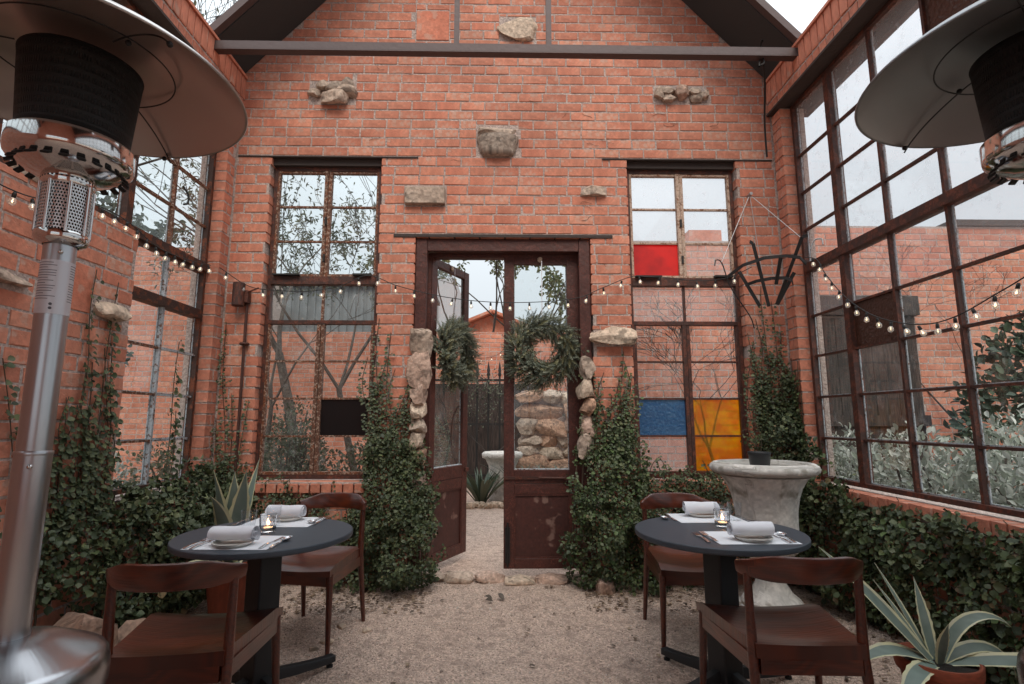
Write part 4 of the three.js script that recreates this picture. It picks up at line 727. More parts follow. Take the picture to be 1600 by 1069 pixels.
function agave(pos, label, potR, potH, leaves) {
  const t = thing('potted_agave', label, 'potted plant', pos);
  const k = potR;
  part('pot', lathe([[0, 0], [k * 0.68, 0], [k * 0.92, potH * 0.78], [k, potH * 0.78], [k * 1.02, potH * 0.82], [k * 1.04, potH], [k * 0.94, potH], [k * 0.9, potH * 0.9], [0, potH * 0.9]], 48), M.terra, t);
  part('soil', new THREE.CylinderGeometry(k * 0.9, k * 0.9, 0.01, 32).translate(0, potH * 0.905, 0), M.soil, t);
  for (const [L, w, yaw, rise, droop, tw, tw0] of leaves) { const m = part('leaf', agaveLeaf(L, w, rise, droop, tw ?? 0, tw0 ?? 0), M.agave, t); m.position.set(Math.cos(yaw) * 0.02, potH * 0.92, Math.sin(yaw) * 0.02); m.rotation.y = -yaw; }
}
const D = Math.PI / 180; // yaw: 0 = +x, 90 = +z (towards the viewer's side), -90 = -z
agave([1.92, 0, -2.46], 'variegated agave in a terracotta pot on the gravel below the glazed side', 0.155, 0.25, [
  [0.66, 0.028, 184 * D, 0.86, 0.12, 0.2, 0.85], [0.42, 0.019, -125 * D, 1.12, 0.05], [0.38, 0.014, -160 * D, 1.05, 0.05, 0, 0.6], [0.34, 0.021, -80 * D, 1.3, 0.05], [0.40, 0.022, 12 * D, 1.2, 2.1, 0, -0.9], [0.42, 0.030, 174 * D, 0.40, 1.4, 0.2, 0.3], [0.46, 0.030, 146 * D, 0.12, 1.4, 0.2, 0.3], [0.40, 0.025, 2 * D, 0.5, 2.2, -0.2, -0.4], [0.66, 0.029, 22 * D, 0.20, 0.6, -0.2, -0.4], [0.22, 0.02, 100 * D, 1.2, 0.2]]);
agave([-1.80, 0, -3.70], 'variegated agave in a terracotta pot behind a slate table', 0.16, 0.37, [
  [0.64, 0.056, 118 * D, 1.34, 0.05, 0.1], [0.56, 0.046, 94 * D, 1.25, 0.6, -0.3], [0.62, 0.052, 74 * D, 1.42, 0.0, 0.1], [0.66, 0.052, 52 * D, 1.28, 0.1, 0.3, -0.2], [0.70, 0.036, -70 * D, 1.35, 0.05], [0.42, 0.04, 85 * D, 0.8, 2.6], [0.40, 0.04, 190 * D, 0.6, 1.2], [0.4, 0.036, -120 * D, 0.9, 0.6], [0.36, 0.04, 60 * D, 0.3, 0.6], [0.36, 0.04, 120 * D, 0.35, 0.7]]);

// ---------------------------------------------------------------- wall lamp, basket, string lights
{
  const l = thing('wall_lamp', 'unlit brown cylinder wall lamp on a conduit beside the rusty gable window', 'lamp', [0, 0, 0]);
  part('shade', merge([lathe([[0.0, 2.23], [0.046, 2.23], [0.048, 2.235], [0.048, 2.425], [0.044, 2.428], [0, 2.428]], 28).translate(-2.225, 0, -4.355)]), M.brownFrame, l);
  part('bracket', merge([rbx(-2.2, -2.15, 2.26, 2.37, -4.425, -4.36, 0.008), bar([-2.17, 2.35, -4.38], [-2.05, 2.38, -4.33], 0.012, 0.008)]), M.brownFrame, l);
  part('conduit', merge([rod([-2.172, 2.26, -4.405], [-2.165, 0.2, -4.405], 0.0125), lathe([[0.012, 1.90], [0.035, 1.905], [0.04, 1.915], [0.035, 1.925], [0.012, 1.93]], 14).translate(-2.17, 0, -4.405)]), M.brownFrame, l);
}
{
  const b = thing('hanging_basket', 'black iron corner basket hung on wires beside the amber pane window', 'basket', [0, 0, 0]);
  const flat = (a, c, w = 0.028) => bar(a, c, w, 0.007, [0, 0, 1]);
  const rim = [[1.93, 2.50, -4.33], [1.98, 2.545, -4.15], [2.10, 2.57, -4.03], [2.26, 2.575, -3.99], [2.37, 2.565, -4.0], [2.45, 2.53, -4.06]];
  const low = [[2.05, 2.41, -4.28], [2.09, 2.415, -4.17], [2.18, 2.42, -4.10], [2.28, 2.42, -4.08], [2.36, 2.41, -4.12], [2.41, 2.40, -4.2]];
  const band = (pts) => merge(pts.slice(1).map((p, i) => bar(pts[i], p, 0.007, 0.026)));
  part('top_band', band(rim), M.iron, b); part('lower_band', band(low), M.iron, b);
  const rib = (top, foot) => { const k = [top[0] - 0.012 * Math.sign(2.2 - top[0]) , top[1] + 0.02, top[2] + 0.03]; return merge([bar(top, foot, 0.026, 0.007, [0, 0, 1]), bar(top, [top[0] + (top[0] < 2.2 ? -0.035 : 0.035), top[1] + 0.008, top[2] + 0.02], 0.026, 0.007, [0, 0, 1])]); };
  part('rib', rib([2.03, 2.70, -4.06], [2.175, 2.20, -4.16]), M.iron, b); part('rib', rib([2.40, 2.735, -4.0], [2.25, 2.22, -4.18]), M.iron, b);
  part('rib', flat([1.99, 2.52, -4.25], [2.14, 2.22, -4.24]), M.iron, b); part('rib', flat([2.215, 2.57, -4.0], [2.215, 2.37, -4.10]), M.iron, b); part('rib', flat([2.43, 2.5, -4.2], [2.30, 2.24, -4.26]), M.iron, b);
  const hub = [2.20, 3.27, -4.40];
  for (const e of [[1.86, 2.61, -4.28], [2.40, 2.74, -4.02], [2.25, 2.56, -4.38]]) part('wire', rod(e, hub, 0.003, 0.003, 5), M.galv, b);
  part('wire', tube([[1.79, 2.57, -4.26], [1.80, 2.62, -4.26], [1.85, 2.62, -4.28], [1.94, 2.42, -4.33], [2.13, 2.14, -4.38], [2.16, 2.06, -4.4]], 0.005, 30, 5), M.wire, b);
  part('wall_peg', rod([2.20, 3.27, -4.43], [2.20, 3.27, -4.37], 0.014), M.galv, b); part('bracket_hook', merge([tube([[2.43, 2.62, -3.95], [2.46, 2.69, -3.93], [2.50, 2.69, -3.91], [2.50, 2.64, -3.9]], 0.006, 14, 5)]), M.galv, b);
}
function stringLights(name, label, pts, step, phase, group) {
  const t = thing('string_lights', label, 'string lights', [0, 0, 0], 0, group);
  const curve = new THREE.CatmullRomCurve3(pts.map((p) => new THREE.Vector3(...p)), false, 'centripetal'), L = curve.getLength();
  part('cable', new THREE.TubeGeometry(curve, Math.round(L * 30), 0.0035, 5, false), M.wire, t);
  const bulbG = lathe([[0.006, 0], [0.0085, -0.004], [0.0145, -0.014], [0.0165, -0.023], [0.0147, -0.032], [0.009, -0.0388], [0, -0.0406]], 16), sockG = lathe([[0, 0.026], [0.006, 0.025], [0.0085, 0.016], [0.009, -0.002], [0, -0.003]], 10), filG = merge([rod([0, -0.008, 0], [0, -0.016, 0], 0.001, 0.001, 4), new THREE.TorusGeometry(0.004, 0.0012, 5, 12).translate(0, -0.021, 0)]);
  for (let d = phase; d < L; d += step) {
    const p = curve.getPointAt(d / L), s = part('bulb', bulbG, M.bulbGlass, t); s.position.set(p.x, p.y - 0.03, p.z); s.rotation.set(rr(-0.25, 0.25), rr(0, 6), rr(-0.35, 0.35));
    part('socket', sockG, M.wire, s); part('filament', filG, M.filament, s);
  }
  return t;
}
reseed(501);
stringLights('string_lights', 'lit bulb string over the infill wall and up to the corner', [[-2.30, 2.42, -1.6], [-2.30, 2.38, -2.0], [-2.30, 2.355, -2.42], [-2.33, 2.46, -2.78], [-2.35, 2.515, -2.95], [-2.36, 2.52, -3.2], [-2.37, 2.46, -3.5], [-2.37, 2.47, -3.8], [-2.36, 2.52, -4.15]], 0.105, 0.05);
stringLights('string_lights', 'lit bulb string sagging across the gable wall and both doors', [[-2.36, 2.54, -4.28], [-2.14, 2.40, -4.36], [-1.87, 2.365, -4.36], [-1.654, 2.36, -4.36], [-1.387, 2.405, -4.36], [-1.147, 2.50, -4.36], [-0.90, 2.415, -4.37], [-0.464, 2.311, -4.36], [0.052, 2.269, -4.36], [0.652, 2.316, -4.36], [0.846, 2.40, -4.37], [1.124, 2.505, -4.36], [1.234, 2.50, -4.36], [1.40, 2.495, -4.36], [1.676, 2.468, -4.36], [1.955, 2.50, -4.36], [2.10, 2.56, -4.25]], 0.165, 0.06);
stringLights('string_lights', 'lit bulb string drooping in front of the glazed side wall', [[2.40, 2.56, -3.98], [2.40, 2.50, -3.84], [2.385, 2.341, -3.714], [2.37, 2.09, -3.463], [2.36, 1.916, -3.184], [2.36, 1.815, -2.849], [2.36, 1.82, -2.641], [2.37, 1.885, -2.418], [2.38, 1.94, -2.26], [2.39, 2.15, -1.8]], 0.115, 0.1);

// ---------------------------------------------------------------- stones on the ground
reseed(601);
{
  const spots = [[-0.57, -4.50, 0.26, 0.10, 0.22], [-0.36, -4.47, 0.30, 0.09, 0.2], [-0.10, -4.48, 0.27, 0.10, 0.2], [0.14, -4.43, 0.30, 0.07, 0.22], [0.40, -4.45, 0.30, 0.08, 0.22], [0.62, -4.42, 0.2, 0.07, 0.2]];
  const t = thing('door_threshold', 'row of flat pale stones laid across the doorway', 'threshold');
  spots.forEach(([x, z, w, h, d], i) => { const m = part('stone', rock(w, h, d, 200 + i, 3, 0.16), [M.stoneTan, M.stoneTan, M.stonePink, M.stonePale, M.stonePink, M.stoneTan][i], t); m.position.set(x, h * 0.25, z); m.rotation.y = rr(-0.2, 0.2); });
  for (const [x, z, w, h, d, l] of [[0.78, -4.14, 0.17, 0.13, 0.13, 'single wedge of pale stone on the gravel by the ivy right of the closed leaf'.replace('right of', 'beside')], [-2.16, -2.86, 0.34, 0.42, 0.42, 'rough brown boulder at the foot of the infill wall'], [-1.98, -3.06, 0.30, 0.26, 0.28, 'grey fieldstone under the ivy of the infill wall'], [-2.05, -2.35, 0.34, 0.2, 0.3, 'low tan boulder hidden behind the heater base']]) { const m = single('rock', rock(w, h, d, 220 + Math.floor(w * 100), 3, 0.22), w > 0.2 ? M.boulder : M.stonePink, l, 'rock'); m.position.set(x, h * 0.36, z); m.rotation.y = rr(0, 3); }
}

// ---------------------------------------------------------------- leaves
function leafGeo(w, fold = 0.22, tip = 0.12) { // one small blade, length 1 along +y, face towards +z
  const P = [0, 0, 0, -w * 0.8, 0.28, fold * 0.5, -w, 0.55, fold * 0.5, 0, 0.5, -0.02, w * 0.8, 0.28, fold * 0.5, w, 0.55, fold * 0.5, -w * 0.55, 0.82, fold * 0.2, w * 0.55, 0.82, fold * 0.2, 0, 1, -tip];
  const I = [0, 3, 1, 1, 3, 2, 0, 4, 3, 4, 5, 3, 2, 3, 6, 3, 5, 7, 6, 3, 8, 3, 7, 8].map((x) => x);
  const g = new THREE.BufferGeometry(); g.setAttribute('position', new THREE.Float32BufferAttribute(P, 3)); g.setIndex(I); g.computeVertexNormals(); return norm(g);
}
const LEAF = { round: leafGeo(0.42), oval: leafGeo(0.30), slim: leafGeo(0.17, 0.12, 0.2), wide: leafGeo(0.5, 0.25), sil: leafGeo(0.24, 0.2, 0.15) };
class Leaves { // gathers instance matrices and colours for one foliage mass
  constructor(geo, mat, tones) { this.geo = geo; this.mat = mat; this.tones = tones; this.m = []; this.c = []; }
  add(p, dir, face, size, tone) {
    const y = dir.clone().normalize(), x = new THREE.Vector3().crossVectors(y, face).normalize(); if (!isFinite(x.x) || x.lengthSq() < 0.5) x.set(1, 0, 0); const z = new THREE.Vector3().crossVectors(x, y);
    const m = new THREE.Matrix4().makeBasis(x, y, z).scale(new THREE.Vector3(size, size, size)); m.setPosition(p.x, p.y, p.z); this.m.push(m);
    const t = tone ?? this.tones[Math.floor(rnd() * this.tones.length)], k = rr(0.75, 1.25); this.c.push(new THREE.Color().setRGB(t[0] * k, t[1] * k, t[2] * k));
  }
  build(name, parent) {
    const im = new THREE.InstancedMesh(this.geo, this.mat, this.m.length); im.name = name; this.m.forEach((m, i) => { im.setMatrixAt(i, m); im.setColorAt(i, this.c[i]); });
    sh(im); im.userData.kind = 'stuff'; parent.add(im); return im;
  }
}
const IVY = [[0.046, 0.066, 0.025], [0.062, 0.082, 0.032], [0.034, 0.050, 0.021], [0.100, 0.115, 0.046], [0.050, 0.068, 0.030], [0.078, 0.090, 0.040]];
const V3 = (x, y, z) => new THREE.Vector3(x, y, z);
const rndDir = () => { const a = rnd() * Math.PI * 2, z = rr(-1, 1), r = Math.sqrt(1 - z * z); return V3(r * Math.cos(a), r * Math.sin(a), z); };
// plane: o origin, U along, N outward (V is up). blobs: [u, v, ru, rv, thick], strands: [[u,v],...]
function ivy(label, o, U, N, blobs, strands, { count, size = [0.02, 0.032], tones = IVY, bush = 1, base = 0.0, seed = 1, geo = LEAF.round, dry = 0.012, runs = 1 }) {
  const t = thing('climbing_ivy', label, 'ivy'); reseed(seed);
  const core = blobs.length; for (let k = 0; k < core; k++) { const b = blobs[k]; if (b[4] < 0.06) continue; for (let i = 0; i < 5; i++) { const a = rr(0, 6.283), s = rr(0.16, 0.34); blobs.push([b[0] + Math.cos(a) * b[2] * rr(0.75, 1.02), Math.max(0.06, b[1] + Math.sin(a) * b[3] * rr(0.75, 1.05)), Math.max(0.05, b[2] * s), Math.max(0.06, b[3] * s), b[4] * rr(0.45, 1.0)]); } }
  const L = new Leaves(geo, M.leaf, tones), up = V3(0, 1, 0), W = (u, v, w) => V3(o[0] + U.x * u + N.x * w, v, o[2] + U.z * u + N.z * w);
  const field = (u, v) => { let f = -1, th = 0; for (const b of blobs) { const q = 1 - ((u - b[0]) / b[2]) ** 2 - ((v - b[1]) / b[3]) ** 2; if (q > f) { f = q; } if (q > 0) th = Math.max(th, b[4] * Math.sqrt(Math.min(1, q * 1.6))); } return [f + 0.9 * (n3(u * 4, v * 4, seed, 9) - 0.5) + 0.75 * (n3(u * 11, v * 11, seed, 8) - 0.5), th]; };
  let area = 0; const cum = blobs.map((b) => area += b[2] * b[3]); let made = 0, tries = 0;
  while (made < count && tries++ < count * 6) {
    const k = rnd() * area, b = blobs[cum.findIndex((c) => c >= k)], a = rnd() * Math.PI * 2, r = Math.sqrt(rnd()) * 1.12, u = b[0] + b[2] * r * Math.cos(a), v = b[1] + b[3] * r * Math.sin(a);
    if (v < 0.012) continue; const [f, th] = field(u, v); if (f < 0.02 || (f < 0.25 && rnd() > f * 3 + 0.15)) continue;
    const lump = 0.35 + 1.15 * n3(u * 5 + 3, v * 5, seed, 21) * (0.7 + 0.6 * n3(u * 13, v * 13, seed, 22)) , T = base + Math.max(0.015, th * lump), dep = T * (1 - 0.65 * rnd() ** 2.2);
    const d = rndDir().multiplyScalar(0.8).add(V3(0, rnd() < 0.7 ? -0.55 : 0.5, 0)).addScaledVector(N, 0.35), face = N.clone().multiplyScalar(0.8).addScaledVector(up, 0.75).add(rndDir().multiplyScalar(0.75)).normalize();
    const dryLeaf = rnd() < dry; L.add(W(u, v, dep), d, face, rr(...size) * (0.55 + 0.75 * rnd()), dryLeaf ? [0.16, 0.11, 0.05] : undefined); made++;
  }
  const stems = [];
  strands.forEach((s, si) => {
    const pts = s.map(([u, v]) => W(u, v, 0.012 + 0.008 * rnd())), c = new THREE.CatmullRomCurve3(pts), len = c.getLength();
    stems.push(new THREE.TubeGeometry(c, Math.max(6, Math.round(len * 16)), 0.0032, 4, false));
    for (let d = 0; d < len; d += 0.013 / runs) { const q = d / len, p = c.getPointAt(q), thin = 1 - smooth(0.72, 1, q) * 0.75; if (rnd() > thin) continue; const sp = rr(-1, 1) * 0.042 * (1.15 - q); p.addScaledVector(U, sp).addScaledVector(up, rr(-0.012, 0.012)).addScaledVector(N, rr(0.0, 0.03)); L.add(p, U.clone().multiplyScalar(Math.sign(sp) * 0.7).add(V3(0, rr(-0.7, 0.4), 0)).addScaledVector(N, 0.3), N.clone().addScaledVector(up, 0.5).add(rndDir().multiplyScalar(0.45)), rr(...size) * 0.95); }
    for (let k = 0; k < len * 5 * runs; k++) { // side shoots
      const q = rr(0, 0.85), p = c.getPointAt(q), s2 = rnd() < 0.5 ? -1 : 1, l = rr(0.05, 0.16) * (1.1 - q), e = p.clone().addScaledVector(U, s2 * l).add(V3(0, l * rr(-0.2, 0.9), 0));
      stems.push(tube([p.toArray(), p.clone().lerp(e, 0.5).addScaledVector(N, 0.012).toArray(), e.toArray()], 0.0016, 5, 4));
      for (let x = 0; x < l; x += 0.018) { const w = p.clone().lerp(e, x / l).addScaledVector(N, rr(0, 0.02)); L.add(w, V3(U.x * s2 * 0.5, rr(-0.9, 0.3), U.z * s2 * 0.5).addScaledVector(N, 0.3), N.clone().addScaledVector(up, 0.5).add(rndDir().multiplyScalar(0.4)), rr(...size) * 0.85); }
    }
  });
  // woody stems inside the mass
  for (let k = 0; k < 7; k++) { const b = blobs[Math.floor(rnd() * blobs.length)], u = b[0] + rr(-0.5, 0.5) * b[2]; stems.push(tube([W(u + rr(-0.1, 0.1), 0, 0.05).toArray(), W(u + rr(-0.05, 0.05), b[1] * 0.5, 0.04).toArray(), W(u, b[1], 0.03).toArray(), W(u + rr(-0.08, 0.08), Math.max(0.1, b[1] + b[3] * 0.7), 0.015).toArray()], 0.006, 12, 5)); }
  part('stem', merge(stems), M.stem, t); L.build('foliage', t); return t;
}
const X1 = V3(1, 0, 0), Z1 = V3(0, 0, 1), NX = V3(-1, 0, 0), PX = V3(1, 0, 0);
const gw = [0, 0, ZW];
const strandFan = (u0, u1, v0, tops, n, lean = 0.06) => { const out = []; for (let i = 0; i < n; i++) { const u = rr(u0, u1), top = rr(...tops); let x = u; const pts = [[x, v0 * rr(0.85, 1.05)]]; const m = 4; for (let k = 1; k <= m; k++) { x += rr(-lean, lean); pts.push([x, lerp(v0, top, k / m)]); } out.push(pts); } return out; };
reseed(699);
// each side of the doors: loose columns of small leaves
ivy('bushy ivy column climbing beside the open door leaf', gw, X1, Z1, [[-0.88, 0.26, 0.40, 0.40, 0.40], [-0.84, 0.66, 0.30, 0.36, 0.30], [-0.92, 0.98, 0.20, 0.26, 0.14], [-1.08, 0.32, 0.26, 0.34, 0.3], [-0.68, 0.30, 0.18, 0.42, 0.34], [-0.72, 0.85, 0.13, 0.3, 0.14]],
  [[[-1.0, 1.0], [-1.04, 1.5], [-1.07, 1.9], [-1.05, 2.14]], [[-0.95, 1.0], [-0.97, 1.6], [-0.95, 2.02]], [[-0.85, 1.0], [-0.78, 1.35], [-0.74, 1.6], [-0.71, 1.95]], ...strandFan(-1.12, -0.78, 0.95, [1.25, 1.85], 13)], { count: 8200, size: [0.018, 0.034], seed: 701 });
ivy('bushy ivy column climbing beside the closed door leaf', gw, X1, Z1, [[0.92, 0.26, 0.40, 0.40, 0.40], [0.88, 0.68, 0.33, 0.36, 0.30], [1.0, 0.98, 0.20, 0.26, 0.15], [0.77, 1.0, 0.13, 0.32, 0.12], [0.69, 0.32, 0.20, 0.42, 0.34], [1.12, 0.32, 0.22, 0.36, 0.3]],
  [[[0.8, 1.0], [0.76, 1.5], [0.73, 1.82]], [[0.95, 1.1], [1.0, 1.55], [1.03, 1.86]], [[0.7, 1.0], [0.69, 1.6], [0.71, 1.9]], ...strandFan(0.76, 1.12, 0.95, [1.2, 1.8], 13)], { count: 8200, size: [0.018, 0.034], seed: 702, tones: [...IVY, [0.075, 0.115, 0.035], [0.06, 0.1, 0.03]] });
ivy('low hedge of ivy under the window with amber panes', gw, X1, Z1, [[1.35, 0.38, 0.45, 0.40, 0.22], [1.75, 0.40, 0.40, 0.40, 0.2], [2.2, 0.42, 0.32, 0.42, 0.2], [1.4, 0.72, 0.35, 0.14, 0.14], [1.75, 0.70, 0.4, 0.16, 0.14]], [[[1.2, 0.8], [1.24, 0.92], [1.3, 0.98]], ...strandFan(1.15, 2.1, 0.72, [0.84, 1.0], 8, 0.04)], { count: 5600, size: [0.018, 0.032], seed: 703, tones: [...IVY, [0.11, 0.13, 0.06]] });
ivy('ivy and dry creeper under the window with the black pane', gw, X1, Z1, [[-1.55, 0.30, 0.60, 0.34, 0.14], [-2.1, 0.45, 0.28, 0.45, 0.16], [-1.75, 0.60, 0.3, 0.14, 0.07]], [[[-2.0, 0.7], [-1.9, 0.8], [-1.75, 0.83]], ...strandFan(-1.9, -1.2, 0.5, [0.66, 0.82], 7, 0.05)], { count: 3600, size: [0.018, 0.032], seed: 704, tones: [...IVY, [0.12, 0.11, 0.06]] });
ivy('tall ivy climbing the corner below the iron basket', gw, X1, Z1, [[2.32, 0.95, 0.22, 0.45, 0.16], [2.30, 1.45, 0.12, 0.36, 0.07], [2.10, 0.95, 0.14, 0.28, 0.08], [2.32, 0.5, 0.25, 0.5, 0.24]],
  [[[2.28, 1.3], [2.26, 1.9], [2.24, 2.3], [2.25, 2.44]], [[2.2, 1.0], [2.16, 1.5], [2.15, 1.95]], [[2.34, 1.3], [2.35, 1.9], [2.33, 2.3]], ...strandFan(2.10, 2.40, 1.1, [1.6, 2.3], 13, 0.05)], { count: 3600, size: [0.018, 0.033], seed: 705 });
ivy('ivy strands climbing the corner below the wall lamp', gw, X1, Z1, [[-2.25, 0.72, 0.16, 0.26, 0.08]], [[[-2.25, 0.7], [-2.28, 1.2], [-2.33, 1.6], [-2.34, 2.1]], [[-2.18, 0.7], [-2.14, 1.1], [-2.10, 1.45]], [[-2.3, 0.7], [-2.34, 1.0], [-2.36, 1.3]], [[-2.22, 0.8], [-2.22, 1.15], [-2.25, 1.5]]], { count: 600, size: [0.018, 0.032], seed: 706 });
// glazed side: plinth wholly overgrown (u runs along +z from the gable)
const wr = [XR, 0, ZW];
ivy('dense ivy covering the plinth under the long grid of panes', wr, Z1, NX, [[0.25, 0.5, 0.40, 0.52, 0.30], [0.22, 0.90, 0.18, 0.28, 0.14], [0.75, 0.36, 0.45, 0.42, 0.26], [1.25, 0.34, 0.50, 0.40, 0.20], [1.8, 0.34, 0.5, 0.40, 0.18], [2.3, 0.34, 0.5, 0.38, 0.17], [2.8, 0.33, 0.5, 0.38, 0.16], [1.5, 0.64, 0.5, 0.12, 0.10], [2.1, 0.66, 0.3, 0.13, 0.10], [0.6, 0.72, 0.3, 0.12, 0.12]],
  [[[0.12, 0.9], [0.1, 1.3], [0.11, 1.7]], [[0.17, 0.8], [0.2, 1.05]], ...strandFan(0.05, 0.2, 0.8, [1.1, 1.9], 5, 0.02), ...strandFan(0.6, 2.6, 0.62, [0.70, 0.84], 14, 0.06)], { count: 12500, size: [0.022, 0.042], seed: 707, geo: LEAF.wide, tones: [...IVY, [0.075, 0.11, 0.035]], dry: 0.02 });
// infill side (u runs along +z from the gable)
const wl = [XL, 0, ZW];
ivy('thick ivy spreading from the infill wall to the corner', wl, Z1, PX, [[0.35, 0.40, 0.5, 0.48, 0.34], [0.85, 0.42, 0.45, 0.48, 0.30], [1.22, 0.46, 0.33, 0.44, 0.20], [0.5, 0.76, 0.35, 0.18, 0.14], [1.55, 0.55, 0.2, 0.26, 0.08]],
  [[[1.30, 0.8], [1.28, 1.3], [1.29, 1.6], [1.27, 1.85], [1.25, 2.12]], [[1.42, 0.8], [1.43, 1.25], [1.41, 1.6], [1.44, 1.9], [1.43, 2.15]], [[0.62, 0.8], [0.60, 1.2], [0.62, 1.55], [0.6, 1.85]], [[0.58, 0.8], [0.55, 1.05], [0.56, 1.35]], ...strandFan(1.15, 1.75, 0.7, [1.1, 1.75], 18, 0.07), ...strandFan(1.6, 2.1, 0.4, [0.6, 1.1], 7, 0.08)], { count: 8200, size: [0.022, 0.042], seed: 708, geo: LEAF.wide, runs: 0.8 });

// ---------------------------------------------------------------- wreaths of evergreen sprigs
function wreath(label, pos, turn, R, seed) {
  const t = thing('evergreen_wreath', label, 'wreath', pos, turn, 'evergreen wreaths on the doors'); reseed(seed);
  // one sprig: a stem with flat needles, built once, scattered round the ring
  const nd = []; for (let i = 0; i < 30; i++) { const y = 0.008 + i * 0.0036, a = i * 2.4, l = 0.026 * (1 - i / 50), d = V3(Math.cos(a) * 0.75, 0.75, Math.sin(a) * 0.75), tri = new THREE.BufferGeometry(), x = V3(-Math.sin(a), 0, Math.cos(a)).multiplyScalar(0.0030), e = V3(0, y, 0).addScaledVector(d, l), m = V3(0, y, 0).addScaledVector(d, l * 0.5); tri.setAttribute('position', new THREE.Float32BufferAttribute([-x.x * 0.4, y, -x.z * 0.4, m.x - x.x, m.y, m.z - x.z, e.x, e.y, e.z, -x.x * 0.4, y, -x.z * 0.4, e.x, e.y, e.z, m.x + x.x, m.y, m.z + x.z], 3)); tri.computeVertexNormals(); nd.push(tri); }
  nd.push(rod([0, 0, 0], [0, 0.112, 0], 0.0018, 0.0008, 4));
  const L = new Leaves(merge(nd), M.leaf, [[0.20, 0.225, 0.165], [0.17, 0.195, 0.145], [0.28, 0.30, 0.225], [0.25, 0.24, 0.13], [0.14, 0.16, 0.12]]);
  for (let i = 0; i < 1150; i++) {
    const a = rnd() * Math.PI * 2, q = rr(0, Math.PI * 2), rad = 0.062 * Math.sqrt(rnd()), c = V3(Math.cos(a), Math.sin(a), 0), tan = V3(-Math.sin(a), Math.cos(a), 0), out = c.clone().multiplyScalar(Math.cos(q)).add(V3(0, 0, Math.sin(q)));
    const p = c.clone().multiplyScalar(R).addScaledVector(out, rad); p.z = Math.max(0.012, p.z * 0.9 + 0.045);
    const dir = tan.multiplyScalar(rnd() < 0.85 ? -0.55 : 0.4).addScaledVector(out, 0.75).add(rndDir().multiplyScalar(0.35)).add(V3(0, -0.32, 0.08)); if (p.z + dir.z * 0.1 < 0.01) dir.z = Math.abs(dir.z);
    L.add(p, dir, V3(0, 0, 1).add(rndDir().multiplyScalar(0.5)), rr(0.75, 1.25) * (Math.sin(a) < -0.5 ? 1.12 : 1));
  }
  part('ring', new THREE.TorusGeometry(R, 0.014, 6, 40).translate(0, 0, 0.045), M.stem, t); L.build('needles', t);
  part('ribbon', bx(-0.004, 0.004, R, 0.80, 0.026, 0.028), M.linen, t);
}
{
  const d = gable.children.filter((o) => o.name === 'door'); gable.updateMatrixWorld(true);
  wreath('evergreen wreath hung on the closed door leaf', [0.345, 1.885, ZW - 0.135 + 0.024], 0, 0.215, 801);
  const p = V3(0.33, 1.90, 0.024).applyMatrix4(d[0].matrixWorld); wreath('evergreen wreath hung on the open door leaf', [p.x, p.y, p.z], 1.10, 0.205, 802);
}

